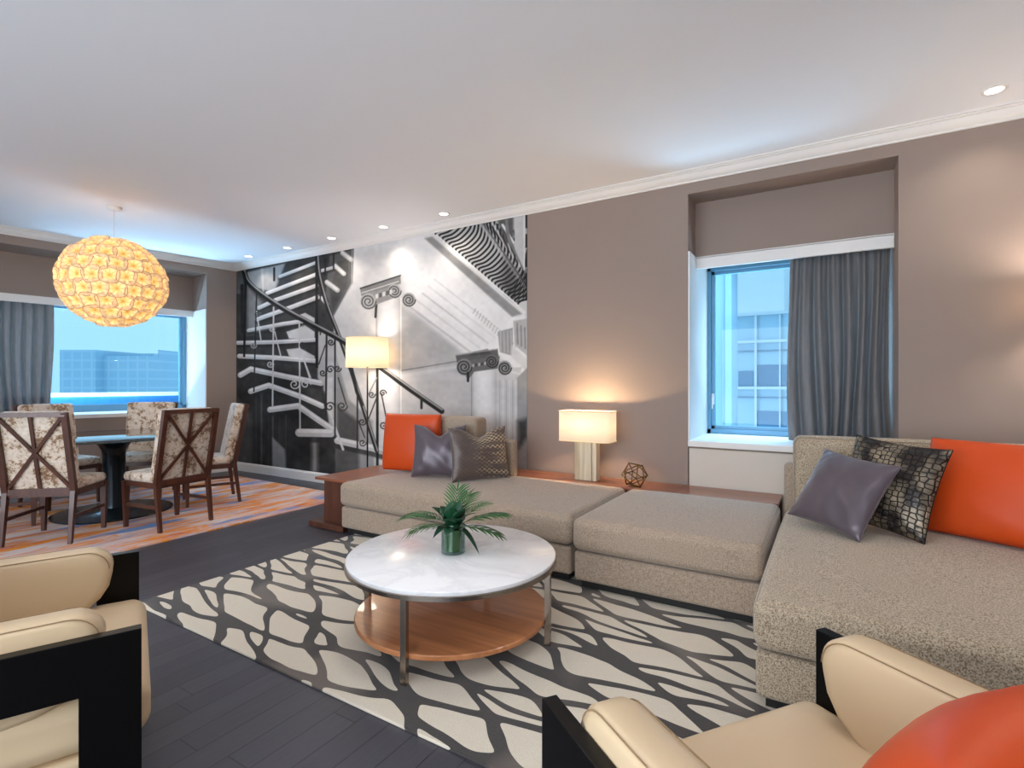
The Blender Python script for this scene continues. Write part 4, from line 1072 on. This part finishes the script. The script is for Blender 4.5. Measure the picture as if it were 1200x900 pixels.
for i, d in enumerate(spots):
    q = d.to_track_quat('Z', 'Y'); Mx = Matrix.Translation(Vector((d.x*PR, d.y*PR, d.z*PR*.97))) @ q.to_matrix().to_4x4() @ Matrix.Rotation(rnd.uniform(-.15, .15), 4, 'X') @ Matrix.Rotation(rnd.uniform(-.15, .15), 4, 'Y') @ Matrix.Rotation(rnd.uniform(-.35, .35), 4, 'Z')
    if i < 96:
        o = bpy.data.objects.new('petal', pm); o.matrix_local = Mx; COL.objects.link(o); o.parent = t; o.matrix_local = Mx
    else:
        tmp = bmesh.new(); tmp.from_mesh(pm); tmp.transform(Mx); me_ = bpy.data.meshes.new('tmp'); tmp.to_mesh(me_); rest.from_mesh(me_); tmp.free(); bpy.data.meshes.remove(me_)
me = bpy.data.meshes.new('petal_back'); rest.to_mesh(me); rest.free(); me.materials.append(M['petal']); me.polygons.foreach_set('use_smooth', [True]*len(me.polygons))
o = bpy.data.objects.new('petal', me); COL.objects.link(o); o.parent = t; o['kind'] = 'stuff'
m = MB(); m.lathe([(.0001, PR-.03), (.012, PR-.031), (.012, .08), (.0001, .08)], 12); m.build('lamp_holder', M['white'], t)
m = MB(); m.lathe([(.0001, .08), (.03, .06), (.045, .0), (.03, -.05), (.0001, -.06)], 16); m.build('bulb', M['lens'], t, smooth='all')
point_light('pendant_light', (TCX, TCY, PZ), 13, (1, .88, .72), .10)
tag(t, 'large round pendant lamp of cream petals above the dining table', 'pendant lamp')

# ------------------------------------------------------------------ outside
FB = plain('pale_facade_cladding', C3(226, 232, 236), .6, var=.02); FM = plain('facade_mullion', C3(214, 222, 228), .5); FK = plain('facade_dark_strip', C3(110, 146, 168), .5); 
FP = plain('blue_grey_pier', C3(140, 172, 192), .6, var=.03)
FG = plain('facade_glass', C3(176, 204, 218), .3, .0, var=.12, nscale=.8); FD = plain('facade_blind_dark', C3(92, 134, 164), .4, var=.2, nscale=2)
t = empty('neighbouring_building', (0, 13, 0)); oy = 13
def ob(mb): mb.v = [(x, y-oy, z) for x, y, z in mb.v]; return mb
m = MB(); m.box(-14, 8, 13.0, 22, -8, 2.80); ob(m).build('glazing', FG, t)
m = MB(); m.box(-14, -.86, 12.9, 22, 2.86, 9.0); ob(m).build('upper_wall', FB, t)
m = MB()
for k in range(46): x = -1.46+(k-26)*.50; m.box(x, x+(.05 if k % 2 == 0 else .03), 12.93, 13.0, -8, 2.80)
for z in (2.80, 2.18, 1.13, -.45, -2.0, -3.6): m.box(-14, 8, 12.88, 13.0, z, z+.06)
ob(m).build('mullions', FM, t)
m = MB()
for z in (1.98, .93, -.65, -2.2): m.box(-14, 8, 12.95, 13.0-.002, z, z+.035)  # thin darker strips running across the facade
ob(m).build('dark_strips', FK, t)
m = MB()
for x0_, x1_, z0, z1 in ((-1.80, -1.48, 1.21, 1.55), (-1.40, -.80, 1.21, 1.68), (-1.40, -.80, .25, .64), (-.7, -.2, 1.21, 1.6), (-2.9, -2.4, 1.21, 1.5)): m.box(x0_, x1_, 12.97, 13.0-.005, z0, z1)
ob(m).build('dark_openings', FD, t)
tag(t, 'glass office building seen through the window beside the chaise', 'building')
t = empty('facade_fin', (-1.62, 7.5, 0))
m = MB(); m.box(-.55, .42, 0, .5, -8, 7); m.box(.42, .50, -.04, .5, -8, 7); m.box(.02, .06, -.03, 0, -8, 7); m.build('cladding', FP, t)
tag(t, 'pale vertical facade pier just outside the window beside the chaise', 'facade pier')

HB = facade('haze_tinted_facade', C3(160, 194, 214), C3(174, 204, 221), 3.2, 3.0)  # haze is painted into the pale blue colours of both towers
HC = plain('haze_tinted_cladding', C3(200, 222, 235), .9)
def at(px, py, dist):   # a point far outside, dist metres ahead along the view axis
    u = (px-600)/FPX*dist; return (CY*u-SY*dist, SY*u+CY*dist, CAM_H+(450-py)/FPX*dist)
def tower(name, pxs, dist, depth, mat, label, steps):
    base = at((pxs[0]+pxs[1])/2, 470, dist); t = empty(name, (base[0], base[1], -30)); t.rotation_euler = (0, 0, YAW)
    k = dist/FPX; c = (pxs[0]+pxs[1])/2
    for nm, x0, x1, ytop, y0 in steps:
        m = MB(); m.box((x0-c)*k, (x1-c)*k, y0, y0+depth, 0, CAM_H+(450-ytop)*k+30); m.build(nm, mat, t)
    tag(t, label, 'building')
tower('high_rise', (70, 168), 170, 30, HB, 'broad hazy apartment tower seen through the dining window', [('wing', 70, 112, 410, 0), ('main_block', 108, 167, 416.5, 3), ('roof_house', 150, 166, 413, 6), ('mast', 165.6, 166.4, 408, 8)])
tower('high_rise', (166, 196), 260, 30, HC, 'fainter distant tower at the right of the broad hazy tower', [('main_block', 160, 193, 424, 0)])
# balcony parapet outside window 2
t = empty('balcony_parapet', LW(-1.5, 2.6, 0))
b0 = t.location.copy()
PD = plain('parapet_blue_panel', C3(40, 92, 140), .35, var=.15, nscale=2)
m = MB(); lbox(m, -9, 4, 2.55, 2.68, -2, 1.05); m.v = [(x-b0.x, y-b0.y, z-b0.z) for x, y, z in m.v]; m.build('panel', PD, t)
m = MB(); lbox(m, -9, 4, 2.50, 2.73, 1.05, 1.11); m.v = [(x-b0.x, y-b0.y, z-b0.z) for x, y, z in m.v]; m.build('cap', FB, t)
tag(t, 'dark blue parapet with white cap outside the dining window', 'parapet')
